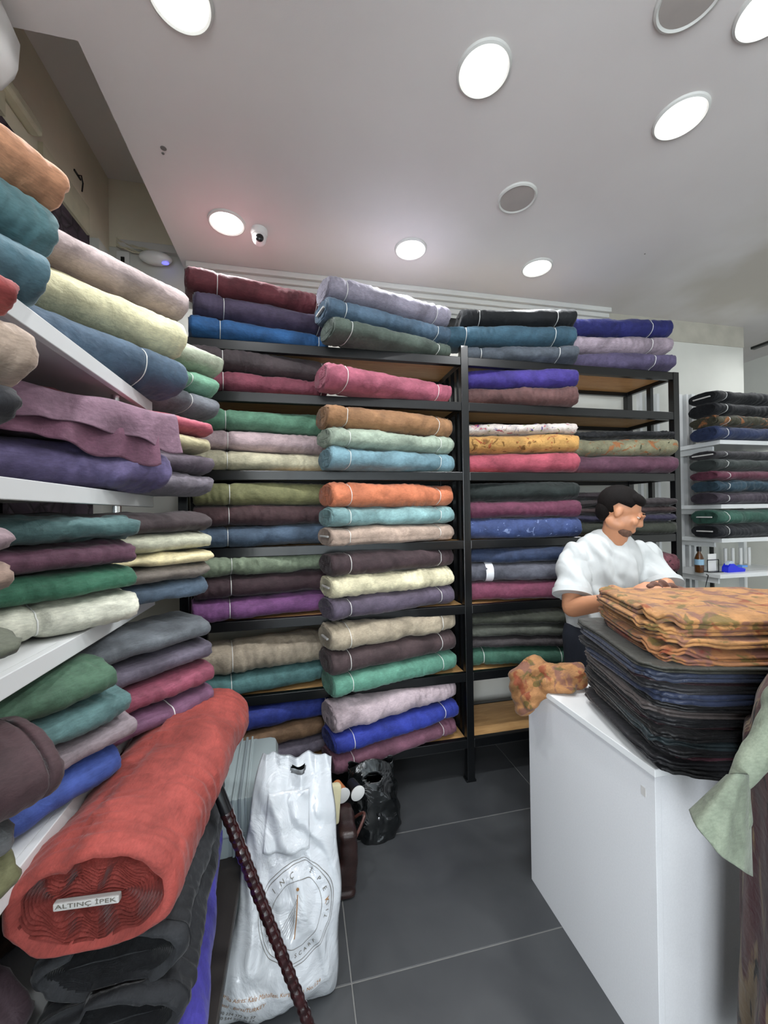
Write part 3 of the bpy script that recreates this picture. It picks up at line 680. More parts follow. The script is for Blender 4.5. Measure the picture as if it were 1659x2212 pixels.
for i, (d, hx, t) in enumerate(darks):
    f = i/(nD-1); k = random.Random(i)
    cx = 1.244-.02*f+k.uniform(-.016, .016); cy = .984+.01*f+k.uniform(-.014, .014)
    pos = 'lowest' if i == 0 else ('topmost' if i == nD-1 else f'number {i+1} from the bottom')
    folded(f'folded {d} garment, {pos} in the dark stack', hx, cx, cy, .56+k.uniform(-.03, .03), .46+k.uniform(-.025, .025), t, z, math.radians(-16+k.uniform(-4, 4)), DG, DARKM, seed=i*7+3, rough=1.5, cat='folded garment')
    z += t*.97
ZD = z
OG = 'folded orange printed fabrics on top of the dark stack'
def droop_fn(x, y):
    return -.10*np.clip(x-.25, 0, 1)-.06*np.clip(-y-.12, 0, 1)
oranges = [('lowest, mostly hidden', .016), ('second-lowest, hem pulled open', .02), ('middle', .02), ('second-highest', .022), ('topmost, printed with leaves', .026)]
z = ZD+.002
for i, (d, t) in enumerate(oranges):
    k = random.Random(i+50)
    folded(f'orange printed fabric folded flat, {d} of the orange pile', 'a36c24' if i > 1 else '8e5518', 1.314-.02+k.uniform(-.015, .015)-.004*i, .955+k.uniform(-.01, .01)+.006*i, .62, .43-.008*i, t, z, math.radians(-20+k.uniform(-2.5, 2.5)), OG, FLORAL_ORANGE, seed=i*5+90, droop=1., lobes=2, rough=.95, thin=1.2, topbump=.006)
    z += t+.004
ZO = z
# crumpled orange cloth hanging over the counter corner
mb = MB()
for a, b, r1, r2 in (((1.03, 1.42, .86), (.95, 1.47, .885), .05, .055), ((.95, 1.47, .885), (.885, 1.47, .85), .055, .045), ((.885, 1.47, .85), (.885, 1.45, .75), .045, .04), ((.95, 1.40, .87), (.89, 1.41, .80), .04, .035), ((.97, 1.40, .885), (1.06, 1.36, .90), .05, .05), ((.93, 1.36, .875), (1.0, 1.33, .87), .03, .03), ((.90, 1.49, .87), (.87, 1.47, .80), .03, .035)): mb.cap(a, b, r1, r2)
o = remeshed(mb, 'crumpled_cloth', FLORAL_ORANGE, .007, 5, color=hexc('9a6424', KCOL), disp=lambda c: .008*fbm(c[:, 1]*26+c[:, 2]*12+5, c[:, 0]*20-c[:, 2]*26+40, 5, 3)+.004*np.sin(c[:, 2]*120+c[:, 1]*70))
tag(o, 'crumpled orange printed cloth slumped over the far counter corner', 'cloth')
# white thread hanging from the dark stack
tr = MB(); p0 = Vector((1.13, .745, 1.0)); tr.tube([p0+Vector((.008*math.sin(k*.9)+.002*k, -.006, -.011*k)) for k in range(14)], .0012, 5)
tag(tr.build('loose_thread', TWINE, smooth=True), 'loose white thread hanging down the front of the dark stack', 'thread')

# ---------------------------------------------------------------- shop assistant behind the counter
SKIN = plain('skin', hexc('b07c5c'), .5, nscale=12, namt=.06)
m = SKIN.node_tree.nodes['Principled BSDF']; m.inputs['Subsurface Weight'].default_value = .1; m.inputs['Subsurface Radius'].default_value = (.02, .008, .004)
SHIRT = plain('cotton_white', hexc('b6baba'), .8, nscale=30, namt=.02, bumps=.15)
HAIR = plain('hair_dark', hexc('0c0807'), .75, nscale=60, namt=.3, bumps=.8); HAIR.node_tree.nodes['Principled BSDF'].inputs['Specular IOR Level'].default_value = .15
TROU = plain('denim_dark', hexc('1e2430'), .8, nscale=60, namt=.1, bumps=.3)
SHOE = plain('shoe_black', hexc('17171a'), .4, nscale=10)
r_ = Vector((math.cos(YAW), math.sin(YAW), 0)); f_ = Vector((-math.sin(YAW), math.cos(YAW), 0)); up = Vector((0, 0, 1))
man = empty('person', (1.47, 1.70, 0)); tag(man, 'man in a white t-shirt standing behind the counter, looking down at fabric', 'person')
inv = Matrix.Translation((-1.47, -1.70, 0))
def M(px, py, d): return inv @ atD(px, py, d)
B = MB()
pel = Vector((0, .0, .93)); chest = M(1312, 1240, 1.98); neck = M(1322, 1172, 1.97); headc = M(1342, 1105, 1.91)
shR = M(1236, 1196, 1.97); shL = M(1398, 1192, 2.0); elR = M(1236, 1312, 1.86); wrR = M(1362, 1292, 1.60); elL = M(1442, 1290, 1.84); wrL = M(1440, 1262, 1.62)
B.cap(neck-up*.04, headc-up*.03-r_*.02, .062, .055); B.cap(neck-up*.06-f_*0, M(1300, 1195, 1.98), .06, .07); B.cap(neck-up*.075, shR-up*.04, .04, .036); B.cap(neck-up*.075, shL-up*.04, .04, .036)
B.cap(shR-up*.05, elR, .043, .046); B.cap(elR, wrR, .046, .028); B.cap(shL-up*.05, elL, .043, .044); B.cap(elL, wrL, .044, .028)
B.ell(chest, (.125, .085, .19)); B.ell((chest+pel)/2, (.125, .085, .22)); B.ell(pel, (.145, .10, .11))
for s_ in (-1, 1):
    hip = pel+r_*.09*s_; kn = Vector((.1*s_, .0, .5)); an = Vector((.11*s_, .04, .09)); B.cap(hip, kn, .085, .058); B.cap(kn, an, .055, .04)
    B.cap(an, an+Vector((.02*s_, -.14, -.045)), .04, .03)
# head: skull, face, jaw, nose, ears; looks down to the picture's right
fd = (r_*.72-f_*.45-up*.42).normalized(); side = fd.cross(up).normalized(); hu = side.cross(fd).normalized()
HR = Matrix((side, fd, hu)).transposed()
def hp(x, y, z_): return headc + side*x + fd*y + hu*z_
B.ell(hp(0, -.018, .022), (.074, .092, .086), HR); B.ell(hp(0, .028, -.03), (.060, .062, .078), HR); B.ell(hp(0, .052, -.088), (.032, .028, .026), HR)
B.ell(hp(0, .088, .018), (.05, .012, .016), HR); B.cap(hp(0, .086, .01), hp(0, .102, -.026), .007, .010); B.ell(hp(.0, .094, -.031), (.016, .010, .009), HR)
for s_ in (-1, 1): B.ell(hp(.038*s_, .068, -.022), (.022, .018, .02), HR); B.ell(hp(.075*s_, -.008, -.008), (.008, .017, .027), HR); B.ell(hp(.05*s_, .0, -.06), (.02, .045, .03), HR)
B.ell(hp(0, .086, -.060), (.022, .010, .006), HR); B.ell(hp(0, .083, -.071), (.020, .010, .007), HR)
# hands
def hand(mb, wr, dirv, palm_n, sidev, s=1.):
    d = dirv.normalized(); sd = sidev.normalized(); nn = palm_n.normalized()
    pc = wr+d*.045*s
    mb.ell(pc, (.040*s, .048*s, .017*s), Matrix((sd, d, nn)).transposed())
    for k, (off, ln) in enumerate(((-.028, .066), (-.010, .076), (.010, .072), (.027, .056))):
        a = wr+d*.082*s+sd*off*s; b = a+(d*.85+nn*.45).normalized()*ln*.45*s; c_ = b+(d*.45+nn*.9).normalized()*ln*.33*s; e_ = c_+(d*.0+nn*1).normalized()*ln*.25*s
        mb.cap(a-d*.02*s, a, .0095*s, .0092*s); mb.cap(a, b, .0090*s, .0082*s); mb.cap(b, c_, .0082*s, .0076*s); mb.cap(c_, e_, .0076*s, .0068*s)
    a = wr+d*.02*s-sd*.026*s; b = a-sd*.028*s+d*.028*s+nn*.006*s; c_ = b+d*.026*s+nn*.012*s-sd*.002*s; mb.cap(a, b, .0125*s, .011*s); mb.cap(b, c_, .0105*s, .0085*s)
hdR = M(1396, 1270, 1.58)-wrR; hand(B, wrR, hdR, -f_*.3-up*.8+r_*.2, (up*.3+f_*.9), .95)
hdL = (M(1405, 1268, 1.585)-wrL); hand(B, wrL, hdL, -f_*.3-up*.9-r_*.1, (f_*.9+up*.1), .95)
body = remeshed(B, 'body', SKIN, .0055, 3, man)
for s_ in (-1, 1):
    MB().ell(hp(.031*s_, .0755, .006), (.012, .008, .0075), HR, 2).build('eye', plain('eye_white', hexc('d8d2cc'), .2) if 'eye_white' not in MATS else MATS['eye_white'], man, True)
    MB().ell(hp(.031*s_, .0832, .003), (.0050, .002, .0050), HR, 2).build('iris', HAIR, man, True)
    MB().ell(hp(.031*s_, .0765, .0095), (.0135, .0088, .0068), HR, 3).build('eyelid', SKIN, man, True)
    MB().cap(hp(.016*s_, .094, .027), hp(.05*s_, .084, .027), .0045, .003).build('eyebrow', HAIR, man, True)
hb = MB(); hb.ell(hp(0, -.026, .034), (.081, .096, .088), HR); hb.ell(hp(0, .02, .074), (.062, .055, .034), HR); hb.ell(hp(0, -.060, -.012), (.064, .050, .066), HR)
hb.build('hair_src', HAIR)
src = bpy.data.objects['hair_src']; bmh = bmesh.new(); bmh.from_mesh(src.data)
bpy.data.objects.remove(src)
kill = []
for v_ in bmh.verts:
    q = v_.co-headc; y = q.dot(fd); z_ = q.dot(hu); x = q.dot(side)
    if (y > .045 and z_ < .055) or (abs(x) > .05 and y > -.02 and z_ < .02): kill.append(v_)
bmesh.ops.delete(bmh, geom=kill, context='VERTS')
mbh = MB(); mbh.bm = bmh; h = mbh.build('hair', HAIR, man, True); sm = h.modifiers.new('t', 'SOLIDIFY'); sm.thickness = .006
bd = MB(); bd.ell(hp(0, .036, -.080), (.051, .052, .034), HR); bd.build('beard', plain('stubble', hexc('5c4234'), .8, nscale=90, namt=.3), man, True)
# t-shirt
S_ = MB(); RR = Matrix((r_, f_, up)).transposed()
S_.ell(chest+up*.02, (.185, .125, .21), RR); S_.ell((chest+pel)/2+up*.02, (.17, .12, .24), RR); S_.ell(pel+up*.08, (.175, .125, .15), RR); S_.ell(pel.lerp(chest, .5), (.172, .118, .24), RR)
for sg, sh_ in ((-1, shR), (1, shL)): S_.cap(neck-up*.015+r_*.055*sg, sh_+up*.004, .045, .05)
S_.cap(neck-up*.045, shR-up*.02, .068, .066); S_.cap(neck-up*.045, shL-up*.02, .068, .066)
for sh_, el_ in ((shR, elR), (shL, elL)):
    dv = (el_-sh_); e2 = sh_+dv*.78; S_.bar(sh_-up*.04, e2, .068, .084, 32); S_.ell(sh_-up*.024, (.068,)*3)
def wrink(c):
    return .009*fbm(c[:, 0]*22+30, c[:, 2]*7+c[:, 0]*6+20, 3, 3)+.006*np.sin(c[:, 0]*70+c[:, 2]*22+3*fbm(c[:, 2]*8+9, c[:, 0]*6+8, 8, 2))
remeshed(S_, 't_shirt', SHIRT, .007, 4, man, disp=wrink)
cl = MB(); pts = []
nb = neck-up*.022
for k in range(25):
    a = 2*PI*k/24; pts.append(nb + r_*.078*math.cos(a)+f_*.070*math.sin(a)+up*(.012*math.sin(a)-.004)-up*.012*(1-math.sin(a))*.5)
cl.tube(pts, .0065, 8).build('collar', SHIRT, man, True)
for sh_, el_ in ((shR, elR), (shL, elL)):
    dv = (el_-sh_); MB().bar(sh_+dv*.70, sh_+dv*.79, .0885, .0895, 40).build('sleeve_hem', SHIRT, man, True)
T_ = MB(); T_.ell(pel-up*.02, (.175, .125, .12), RR)
for s_ in (-1, 1): T_.cap(pel+r_*.09*s_, Vector((.1*s_, .0, .5)), .098, .078); T_.cap(Vector((.1*s_, .0, .5)), Vector((.11*s_, .04, .12)), .078, .065)
remeshed(T_, 'trousers', TROU, .012, 3, man)
for s_ in (-1, 1):
    sh = MB(); sh.ell((.12*s_, -.04, .045), (.05, .135, .045)); sh.box((.12*s_-.045, -.16, 0), (.12*s_+.045, .08, .02), .008); remeshed(sh, 'shoe', SHOE, .008, 2, man)
# brown cloth between his hands
hc = MB(); a = atD(1408, 1266, 1.57); b = atD(1462, 1276, 1.60); hc.cap(a, b, .018, .022); hc.cap(a-up*.01, atD(1440, 1285, 1.56), .014, .02); hc.cap(atD(1430, 1262, 1.58), b+r_*.03-up*.01, .016, .018)
o = remeshed(hc, 'held_cloth', FAB, .004, 3, color=hexc('6a4434', KCOL), disp=lambda c: .004*np.sin(c[:, 0]*160+c[:, 2]*90)); tag(o, 'brown cloth held between the standing man\'s hands', 'cloth')

# ---------------------------------------------------------------- customer at the right edge
wo = empty('person', (1.22, .55, 0)); tag(wo, 'person at right edge in sage green wide-sleeved top and mottled brown wrap', 'person')
SAGE = hexc('8c9a80', .5)
W = MB()
for s_ in (-1, 1): W.cap((.08*s_, 0, .85), (.09*s_, .0, .46), .085, .055); W.cap((.09*s_, 0, .46), (.09*s_, -.02, .08), .052, .038); W.cap((.09*s_, -.02, .06), (.1*s_, .12, .035), .036, .028)
W.ell((0, 0, .95), (.16, .11, .16)); W.ell((0, 0, 1.2), (.15, .1, .2)); W.cap((-.13, 0, 1.34), (.13, 0, 1.34), .055, .055); W.cap((0, .0, 1.36), (0, .03, 1.47), .05, .048)
W.ell((0, .03, 1.58), (.07, .088, .105)); W.cap((0, .12, 1.585), (0, .135, 1.56), .009, .012); W.ell((0, .095, 1.52), (.03, .025, .02))
for s_ in (-1, 1):
    W.ell((.072*s_, .03, 1.57), (.010, .02, .03)); el = Vector((.22*s_, .03, 1.08)); wr = Vector((.06*s_, .22, 1.0)); W.cap((.17*s_, 0, 1.34), el, .048, .04); W.cap(el, wr, .038, .026)
    hand(W, wr, Vector((-.2*s_, 1, .0)), Vector((0, .2, -1)), Vector((-1*s_, 0, 0))*(-1), .85)
remeshed(W, 'body', SKIN, .007, 3, wo)
W = MB(); W.ell((0, .0, 1.6), (.085, .1, .12)); W.ell((0, -.05, 1.45), (.09, .07, .16)); remeshed(W, 'head_scarf', CAMO, .01, 4, wo, color=hexc('3c2420', KCOL))
for s_ in (-1, 1): MB().ell((.03*s_, .113, 1.585), (.013, .008, .009)).build('eye', MATS['eye_white'], wo, True)
# long mottled wrap
W = MB(); W.bar((0, 0, .12), (0, 0, 1.02), .285, .268, 48); W.ell((0, 0, 1.02), (.266, .25, .27)); W.ell((0, 0, 1.15), (.19, .15, .2))
remeshed(W, 'mottled_wrap', CAMO, .012, 3, wo, color=hexc('4a2c2a', KCOL), disp=lambda c: .010*np.sin(np.arctan2(c[:, 1], c[:, 0])*17+2*fbm(c[:, 2]*3, c[:, 0]*3+9, 4, 2))*np.clip(1.2-c[:, 2], 0, 1))
# sage top: shoulders + upper arm + flared sleeve
W = MB(); W.cap((-.15, 0, 1.35), (.15, 0, 1.35), .07, .07); W.ell((0, .0, 1.22), (.18, .13, .18)); W.cap((-.16, 0, 1.34), (-.21, .03, 1.1), .06, .055); W.cap((-.21, .03, 1.1), (-.07, .2, 1.0), .055, .05); W.cap((.17, 0, 1.34), (.25, .09, 1.07), .065, .075); W.bar((.25, .09, 1.09), (.2, .25, 1.02), .07, .11, 24)
remeshed(W, 'sage_top', FAB, .01, 4, wo, color=SAGE, disp=lambda c: .004*fbm(c[:, 0]*20+40, c[:, 2]*20+4, 9, 2))
# sleeve fan modelled as a flared loft hanging from the elbow
D = .80
wv = Matrix.Translation((-1.22, -.55, 0))
path = [(1668, 1560, 34), (1634, 1620, 30), (1606, 1668, 24)]
top_l = [(1568, 1672), (1540, 1700), (1512, 1728), (1489, 1752)]
hem = [(1489, 1752), (1510, 1800), (1545, 1842), (1580, 1868), (1618, 1890)]
rings = []; nseg = 36; nr = 26
for i in range(nr):
    q = i/(nr-1)
    c0 = Vector((1600, 1678)); ang_l = Vector((1489, 1754)); ang_r = Vector((1622, 1892))
    ring = []
    for k in range(nseg):
        a = 2*PI*k/nseg; lat = math.cos(a); dep = math.sin(a)
        f = (lat+1)/2
        hemp = Vector((1489+(1624-1489)*f, 1752+(1892-1752)*(f**.85)))+Vector((-8, 10))*math.sin(PI*f)
        tp = Vector((1578+(1616-1578)*f, 1668+6*abs(f-.5)))
        bul = math.sin(PI*q)*.0
        s2 = q**.9
        pp = tp.lerp(hemp, s2)
        fold = 7*math.sin(f*16+q*2)*q
        dd = D+.05*0 + dep*(.028+.045*q)+.006*math.sin(f*19+1)*q
        ring.append(wv @ atD(pp.x+fold*.3, pp.y, dd))
    rings.append(ring)
V = [tuple(v_) for rg in rings for v_ in rg]; ff = gridfaces(nr, nseg); ff.append(tuple(range(nseg)))
sl = meshobj('flared_sleeve', V, ff, FAB, wo, color=SAGE); s5 = sl.modifiers.new('t', 'SOLIDIFY'); s5.thickness = .003
W = MB()
a0 = wv @ atD(1700, 1525, .85); a1 = wv @ atD(1640, 1620, .82); a2 = wv @ atD(1596, 1688, D); W.cap(a0, a1, .032, .027); W.cap(a1, a2, .027, .02); W.cap((-.1, 0, 1.34), a0, .05, .045)
remeshed(W, 'upper_sleeve', FAB, .006, 4, wo, color=SAGE, disp=lambda c: .003*fbm(c[:, 0]*25+40, c[:, 2]*25+4, 19, 2))
remeshed(MB().cap(wv @ atD(1592, 1700, D), wv @ atD(1585, 1760, D), .02, .03), 'inner_sleeve', FAB, .006, 2, wo, color=SAGE)

# ---------------------------------------------------------------- suitcase
SUIT = plain('suitcase_shell', hexc('9aa6a8'), .38, nscale=6, namt=.03)
SUITD = plain('suitcase_trim', hexc('808a8e'), .45, nscale=6, namt=.03)
su = empty('suitcase', (-.235, 1.70, 0), math.radians(3)); tag(su, 'pale grey-green hard shell suitcase standing behind the white bag', 'suitcase')
for s_ in (-1, 1):
    MB().box((min(.012*s_, .135*s_), -.20, .06), (max(.012*s_, .135*s_), .20, .535), .034).build('shell_half', SUIT, su, True)
    for q in (-.1, -.03, .04, .11): MB().box((.133*s_-.004, q-.008, .12), (.133*s_+.004, q+.008, .46), .003).build('rib', SUIT, su)
MB().box((-.05, -.198, .062), (.05, .198, .529), .012).build('shell_rim', SUIT, su, True)
for x, wz in ((-.022, .007), (0, .009), (.022, .007)):
    MB().box((x-wz*.6, -.205, .056), (x+wz*.6, .204, .536), .003).build('zip_band', SUITD if x == 0 else SUIT, su)
for z in (.31, .40): MB().box((-.137, -.203, z), (.137, .203, z+.006), .002).build('groove_band', SUITD, su)
MB().tube([(-.075, -.10, .532), (-.075, -.095, .562), (-.075, .03, .567), (-.075, .045, .532)], .010).build('carry_handle', SUITD, su, True)
MB().box((-.115, -.17, .535), (-.045, -.075, .5385), .002).build('luggage_tag', SUIT, su)
MB().box((-.085, -.03, .566), (-.055, .03, .580), .004).build('paper_tag', PLAST_W, su)
MB().box((.07, -.02, .53), (.075, .03, .540), .002).build('lock_plate', SUITD, su)
for x in (-.09, .09):
    for y in (-.15, .15):
        MB().bar((x-.012, y, .027), (x+.012, y, .027), .027, seg=24).bar((x, y, .03), (x, y, .07), .012).build('wheel', PLAST_DK, su, True)

# ---------------------------------------------------------------- white plastic carrier bag
m, nt, bs = newmat('plastic_film_white'); v = texco(nt)
bs.inputs['Base Color'].default_value = hexc('c6cbd0'); bs.inputs['Roughness'].default_value = .16
bs.inputs['Coat Weight'].default_value = .4; bs.inputs['Subsurface Weight'].default_value = .0
b1 = bump(nt, bs, noise(nt, v, 9, 4, .55, 1.2), .5, .02); vo = nt.nodes.new('ShaderNodeTexVoronoi'); vo.feature = 'DISTANCE_TO_EDGE'; vo.inputs['Scale'].default_value = 7
nt.links.new(v, vo.inputs['Vector']); bump(nt, bs, ramp(nt, vo.outputs[0], 0, .3), .35, .008, b1); FILM = m
m, nt, bs = newmat('plastic_film_black'); v = texco(nt)
bs.inputs['Base Color'].default_value = hexc('0d0f10'); bs.inputs['Roughness'].default_value = .12
bump(nt, bs, noise(nt, v, 9, 3, .5, 1.0), .7, .02); FILMB = m
bagc = Vector((-.10, 1.31, 0))
def bagsurf(u, q, sd):
    """u -1..1 across, q 0..1 upward, sd -1 front, +1 back; world point"""
    wbot = [.41, .385, .355, .335, .325, .305, .275, .255]; k = q*7; i = min(int(k), 6); fr = k-i; wd = wbot[i]*(1-fr)+wbot[i+1]*fr
    th = .085*(1-q)**.8*(.35+.65*min(1, q/.12))+.006 if q < 1 else .004
    th = (.092*min(1, (q+.02)/.14)**.5)*(1-q**1.6)+.004
    cx = bagc.x -.012 + .115*q+.02*math.sin(q*5); cy = bagc.y + .20*q; zz = .655*q**1.0
    prof_ = max(0, 1-abs(u)**2.6)**.6
    off = th*prof_
    cr1 = .012*float(fbm(np.array(u*2.2+q*2+9), np.array(q*5+3), 21, 3))+.007*math.sin(u*9+q*26+3*float(fbm(np.array(u*2+4), np.array(q*4+2), 33, 2)))*(.4+q)
    cr1 *= prof_**.5
    y = cy+sd*(off)+cr1
    x = cx+u*wd/2*(1+.03*math.sin(q*17+u)) 
    if q < .06: x += 0; zz += .02*(abs(u)**3)*0
    zz += -.02*q*u+.004*math.sin(u*5)*q
    return Vector((x, y, max(zz, .002)))
bg = empty('plastic_carrier_bag', (bagc.x, bagc.y, 0)); tag(bg, 'big glossy white plastic carrier bag printed with a round logo', 'shopping bag')
ib = Matrix.Translation((-bagc.x, -bagc.y, 0))
nu_, nv_ = 110, 60; V = []; 
for i in range(nu_):
    q = i/(nu_-1)
    for j in range(2*nv_):
        if j < nv_: u = -1+2*j/nv_; sd = -1
        else: u = 1-2*(j-nv_)/nv_; sd = 1
        V.append(tuple(ib @ bagsurf(u, q, sd)))
ff = gridfaces(nu_, 2*nv_)
# punched handle slot near the top
def slot(f):
    for vi in f:
        i, j = divmod(vi, 2*nv_); q = i/(nu_-1); u = -1+2*j/nv_ if j < nv_ else 1-2*(j-nv_)/nv_
        if ((q-.945)/.018)**2+((u-.05)/.19)**2 < 1: return True
    return False
ff = [f for f in ff if not slot(f)]; ff.append(tuple(range(2*nv_))[::-1])
meshobj('bag_film', V, ff, FILM, bg)
def bagtext(s, u0, q0, size, mat, ang=0, arc=None):
    vs, fs = textmesh(s, size); V = []
    for v_ in vs:
        x, y = v_.x, v_.y-size*.35
        if arc: x, y = x, y+arc[0]; 
        ca, sa = math.cos(ang), math.sin(ang); x, y = x*ca-y*sa, x*sa+y*ca
        p_ = bagsurf(u0+x/.165, q0+y/.655, -1); V.append(tuple(ib @ (p_+Vector((0, -.0018, .0008)))))
    return meshobj('printed_text', V, fs, mat, bg, smooth=False)
cu, cq = .12, .405; R1 = .118
def ringline(r, wid, name='printed_ring', mat=INK):
    V = []; n_ = 96
    for k in range(n_):
        a = 2*PI*k/n_
        for rr in (r, r+wid):
            p_ = bagsurf(cu+rr*math.cos(a)/.165*.98, cq+rr*math.sin(a)/.655, -1); V.append(tuple(ib @ (p_+Vector((0, -.002, 0)))))
    meshobj(name, V, [(2*k, 2*k+1, 2*((k+1) % n_)+1, 2*((k+1) % n_)) for k in range(n_)], mat, bg, False)
ringline(R1, .0012); ringline(R1-.007, .0012); ringline(R1-.040, .0012)
for i, ch in enumerate('ALTINÇ İPEK'):
    if ch == ' ': continue
    bagtext(ch, cu, cq, .019, INK_GOLD if i == 10 else INK, ang=math.radians(112-20*i), arc=(R1-.024,))
for i, ch in enumerate('FOULARD · SCARF · TIE'):
    if ch == ' ': continue
    a = math.radians(195+i*8.1); 
    bagtext(ch, cu, cq, .0135, INK, ang=a+PI/2, arc=(-(R1-.022),))
def bagline(x0, y0, x1, y1, wid, mat, name='printed_line'):
    V = []; n_ = 14; dx, dy = x1-x0, y1-y0; ln = math.hypot(dx, dy); nx, ny = -dy/ln*wid/2, dx/ln*wid/2
    for k in range(n_):
        t = k/(n_-1); 
        for s_ in (-1, 1):
            x = x0+dx*t+nx*s_+.004*math.sin(t*PI)*(1 if name == 'sail_line' else 0); y = y0+dy*t+ny*s_
            p_ = bagsurf(cu+x/.165, cq+y/.655, -1); V.append(tuple(ib @ (p_+Vector((0, -.0022, 0)))))
    meshobj(name, V, [(2*k, 2*k+1, 2*k+3, 2*k+2) for k in range(n_-1)], mat, bg, False)
bagline(0, -.055, 0, .045, .0028, INK_GOLD, 'printed_mast')
for k in range(6): bagline(-.002-.001*k, .034-.008*k, -.046+.006*k, -.035-.004*k, .0009, INK, 'sail_line')
V = []
for k in range(20):
    a = 2*PI*k/20; p_ = bagsurf(cu+.0045*math.cos(a)/.165, cq+(.058+.0045*math.sin(a))/.655, -1); V.append(tuple(ib @ (p_+Vector((0, -.0022, 0)))))
meshobj('printed_dot', V, [tuple(range(20))], INK_GOLD, bg, False)
bagtext('Fabrika Adres: Kale Mahallesi, Kurşar Cad. No:124', -.12, .135, .0125, INK_GOLD)
bagtext('Kestel - Bursa/TURKEY', -.52, .105, .0125, INK_GOLD)
bagtext('+90 224 372 92 27', -.55, .07, .0125, INK); bagtext('+90 544 372 92 27', -.55, .047, .0125, INK)
# inner folded sheet with a second slot outline
V = []
for i in range(20):
    for j in range(24):
        q = .62+.24*i/19; u = -.62+1.0*j/23; V.append(tuple(ib @ (bagsurf(u, q, -1)+Vector((0, -.004-.003*math.sin(j*.6+i*.4), 0)))))
o = meshobj('folded_flap', V, gridfaces(20, 24, False), FILM, bg); s5 = o.modifiers.new('t', 'SOLIDIFY'); s5.thickness = .0012

# ---------------------------------------------------------------- cane
CANE = plain('lacquer_dark_red', hexc('2a0e10'), .12, nscale=40, namt=.5, coat=.6)
ca = empty('walking_cane', (.05, 1.10, 0)); tag(ca, 'dark red carved walking cane leaning in front of the white bag', 'walking cane')
a = Vector((.055, 1.095, .018)); b = atD(466, 1693, 1.13); d = b-a
pts = []; rr = []
n_ = 150
for k in range(n_):
    t = k/(n_-1); pts.append(a+d*t*.90-Vector((.05, 1.10, 0))); rr.append(.0145+.003*t+(.0011*math.sin(t*210)+.0008*math.sin(t*83+2) if t > .05 else 0))
MB().tube(pts, rr, 18).build('shaft', CANE, ca, True)
MB().tube([a+d*t-Vector((.05, 1.10, 0)) for t in (.885, .90, .97, .985)], [.0165, .0175, .0165, .015], 20).build('collar', PLAST_DK, ca, True)
e = a+d*.985-Vector((.05, 1.10, 0)); MB().tube([e, e+d.normalized()*.02, e+d.normalized()*.035+Vector((-.02, .02, .0)), e+d.normalized()*.03+Vector((-.05, .05, -.01))], [.014, .0145, .014, .010], 16).build('handle', CANE, ca, True)
MB().bar((a-Vector((.05, 1.10, 0)))-Vector((0, 0, .018)), a-Vector((.05, 1.10, 0))+d.normalized()*.03, .015, .0135, 20).build('rubber_tip', PLAST_DK, ca, True)

# ---------------------------------------------------------------- brown leather bag, cream parcel, cups, black bag
LEATH = plain('leather_dark_brown', hexc('2a1a18'), .3, nscale=30, namt=.25, bumps=.4)
lb = empty('leather_handbag', (.155, 1.68, 0)); tag(lb, 'dark brown leather handbag on the floor behind the white bag', 'handbag')
mb = MB(); mb.box((-.05, -.10, .0), (.05, .10, .04), .018); mb.box((-.045, -.10, .03), (.055, .10, .15), .02); mb.box((-.02, -.10, .1), (.06, .105, .26), .022)
o = remeshed(mb, 'bag_body', LEATH, .006, 7, lb, disp=lambda c: .004*fbm(c[:, 1]*22+30, c[:, 2]*18+5, 7, 2))
MB().tube([(.045, -.06, .2)] + [(.045+.055*math.sin(PI*k/10), -.06+.11*k/10, .2-.11*math.sin(PI*k/10)*0+.065*math.sin(PI*k/10)) for k in range(1, 10)] + [(.045, .05, .2)], .006).build('handle', plain('leather_rust', hexc('4c2a24'), .4, nscale=30), lb, True)
MB().box((.05, .01, .14), (.056, .03, .165), .002).build('buckle', CHROME, lb)
o = MB().box((-.03, -.02, -.075), (.035, .02, .075), .012).build('cream_pouch', plain('pouch_cream', hexc('cfc8a4'), .6, nscale=10, bumps=.3), None, True)
o.location = (.115, 1.655, .345); o.rotation_euler = (math.radians(-8), math.radians(8), .2); tag(o, 'cream cloth pouch poking out beside the white bag top', 'pouch')
for i, (x, y, z, lab, c_) in enumerate(((.165, 1.78, .30, 'paper cup with orange rim lying beside the cream pouch', 'c07a4c'), (.235, 1.80, .285, 'white-rimmed dark cup lying against the black plastic bag', '1c1c1e'))):
    cu_ = empty('cup', (x, y, z)); tag(cu_, lab, 'cup')
    mt = Matrix.Rotation(math.radians(95), 3, 'X') @ Matrix.Rotation(.3, 3, 'Y')
    MB().lathe([(.001, -.05), (.022, -.05), (.03, .02), (.001, .021)], seg=24, mtx=mt).build('cup_wall', plain('cup_'+str(i), hexc(c_), .3), cu_, True)
    MB().lathe([(.026, .021), (.033, .02), (.034, .026), (.027, .028)], seg=24, mtx=mt).build('lid', PLAST_W, cu_, True)
bb = empty('black_plastic_bag', (.345, 1.90, 0)); tag(bb, 'glossy black plastic bag slumped on the floor before the black rack', 'shopping bag')
V = []; nu_, nv_ = 60, 64
rsx = 0
for i in range(nu_):
    q = i/(nu_-1); wdx = .125*(1-.10*q)*(.8+.2*min(1, q*8)); dp = .075*(1-q**2)+.006
    for j in range(nv_):
        a = 2*PI*j/nv_; x, y = superell(np.array(a), wdx, dp, 2.4)
        k = 1+.10*float(fbm(np.array(math.cos(a)*2+4), np.array(q*5+math.sin(a)*2+5), 71, 3))
        V.append((float(x)*k-.02*q, float(y)*k+.015*q, .33*q*(1+.05*math.sin(a*3)*q)))
ff = [f for f in gridfaces(nu_, nv_) if not all((((v_//nv_)/(nu_-1)-.8)/.06)**2+((math.cos(2*PI*(v_ % nv_)/nv_)-.05)/.35)**2 < 1 for v_ in f)]
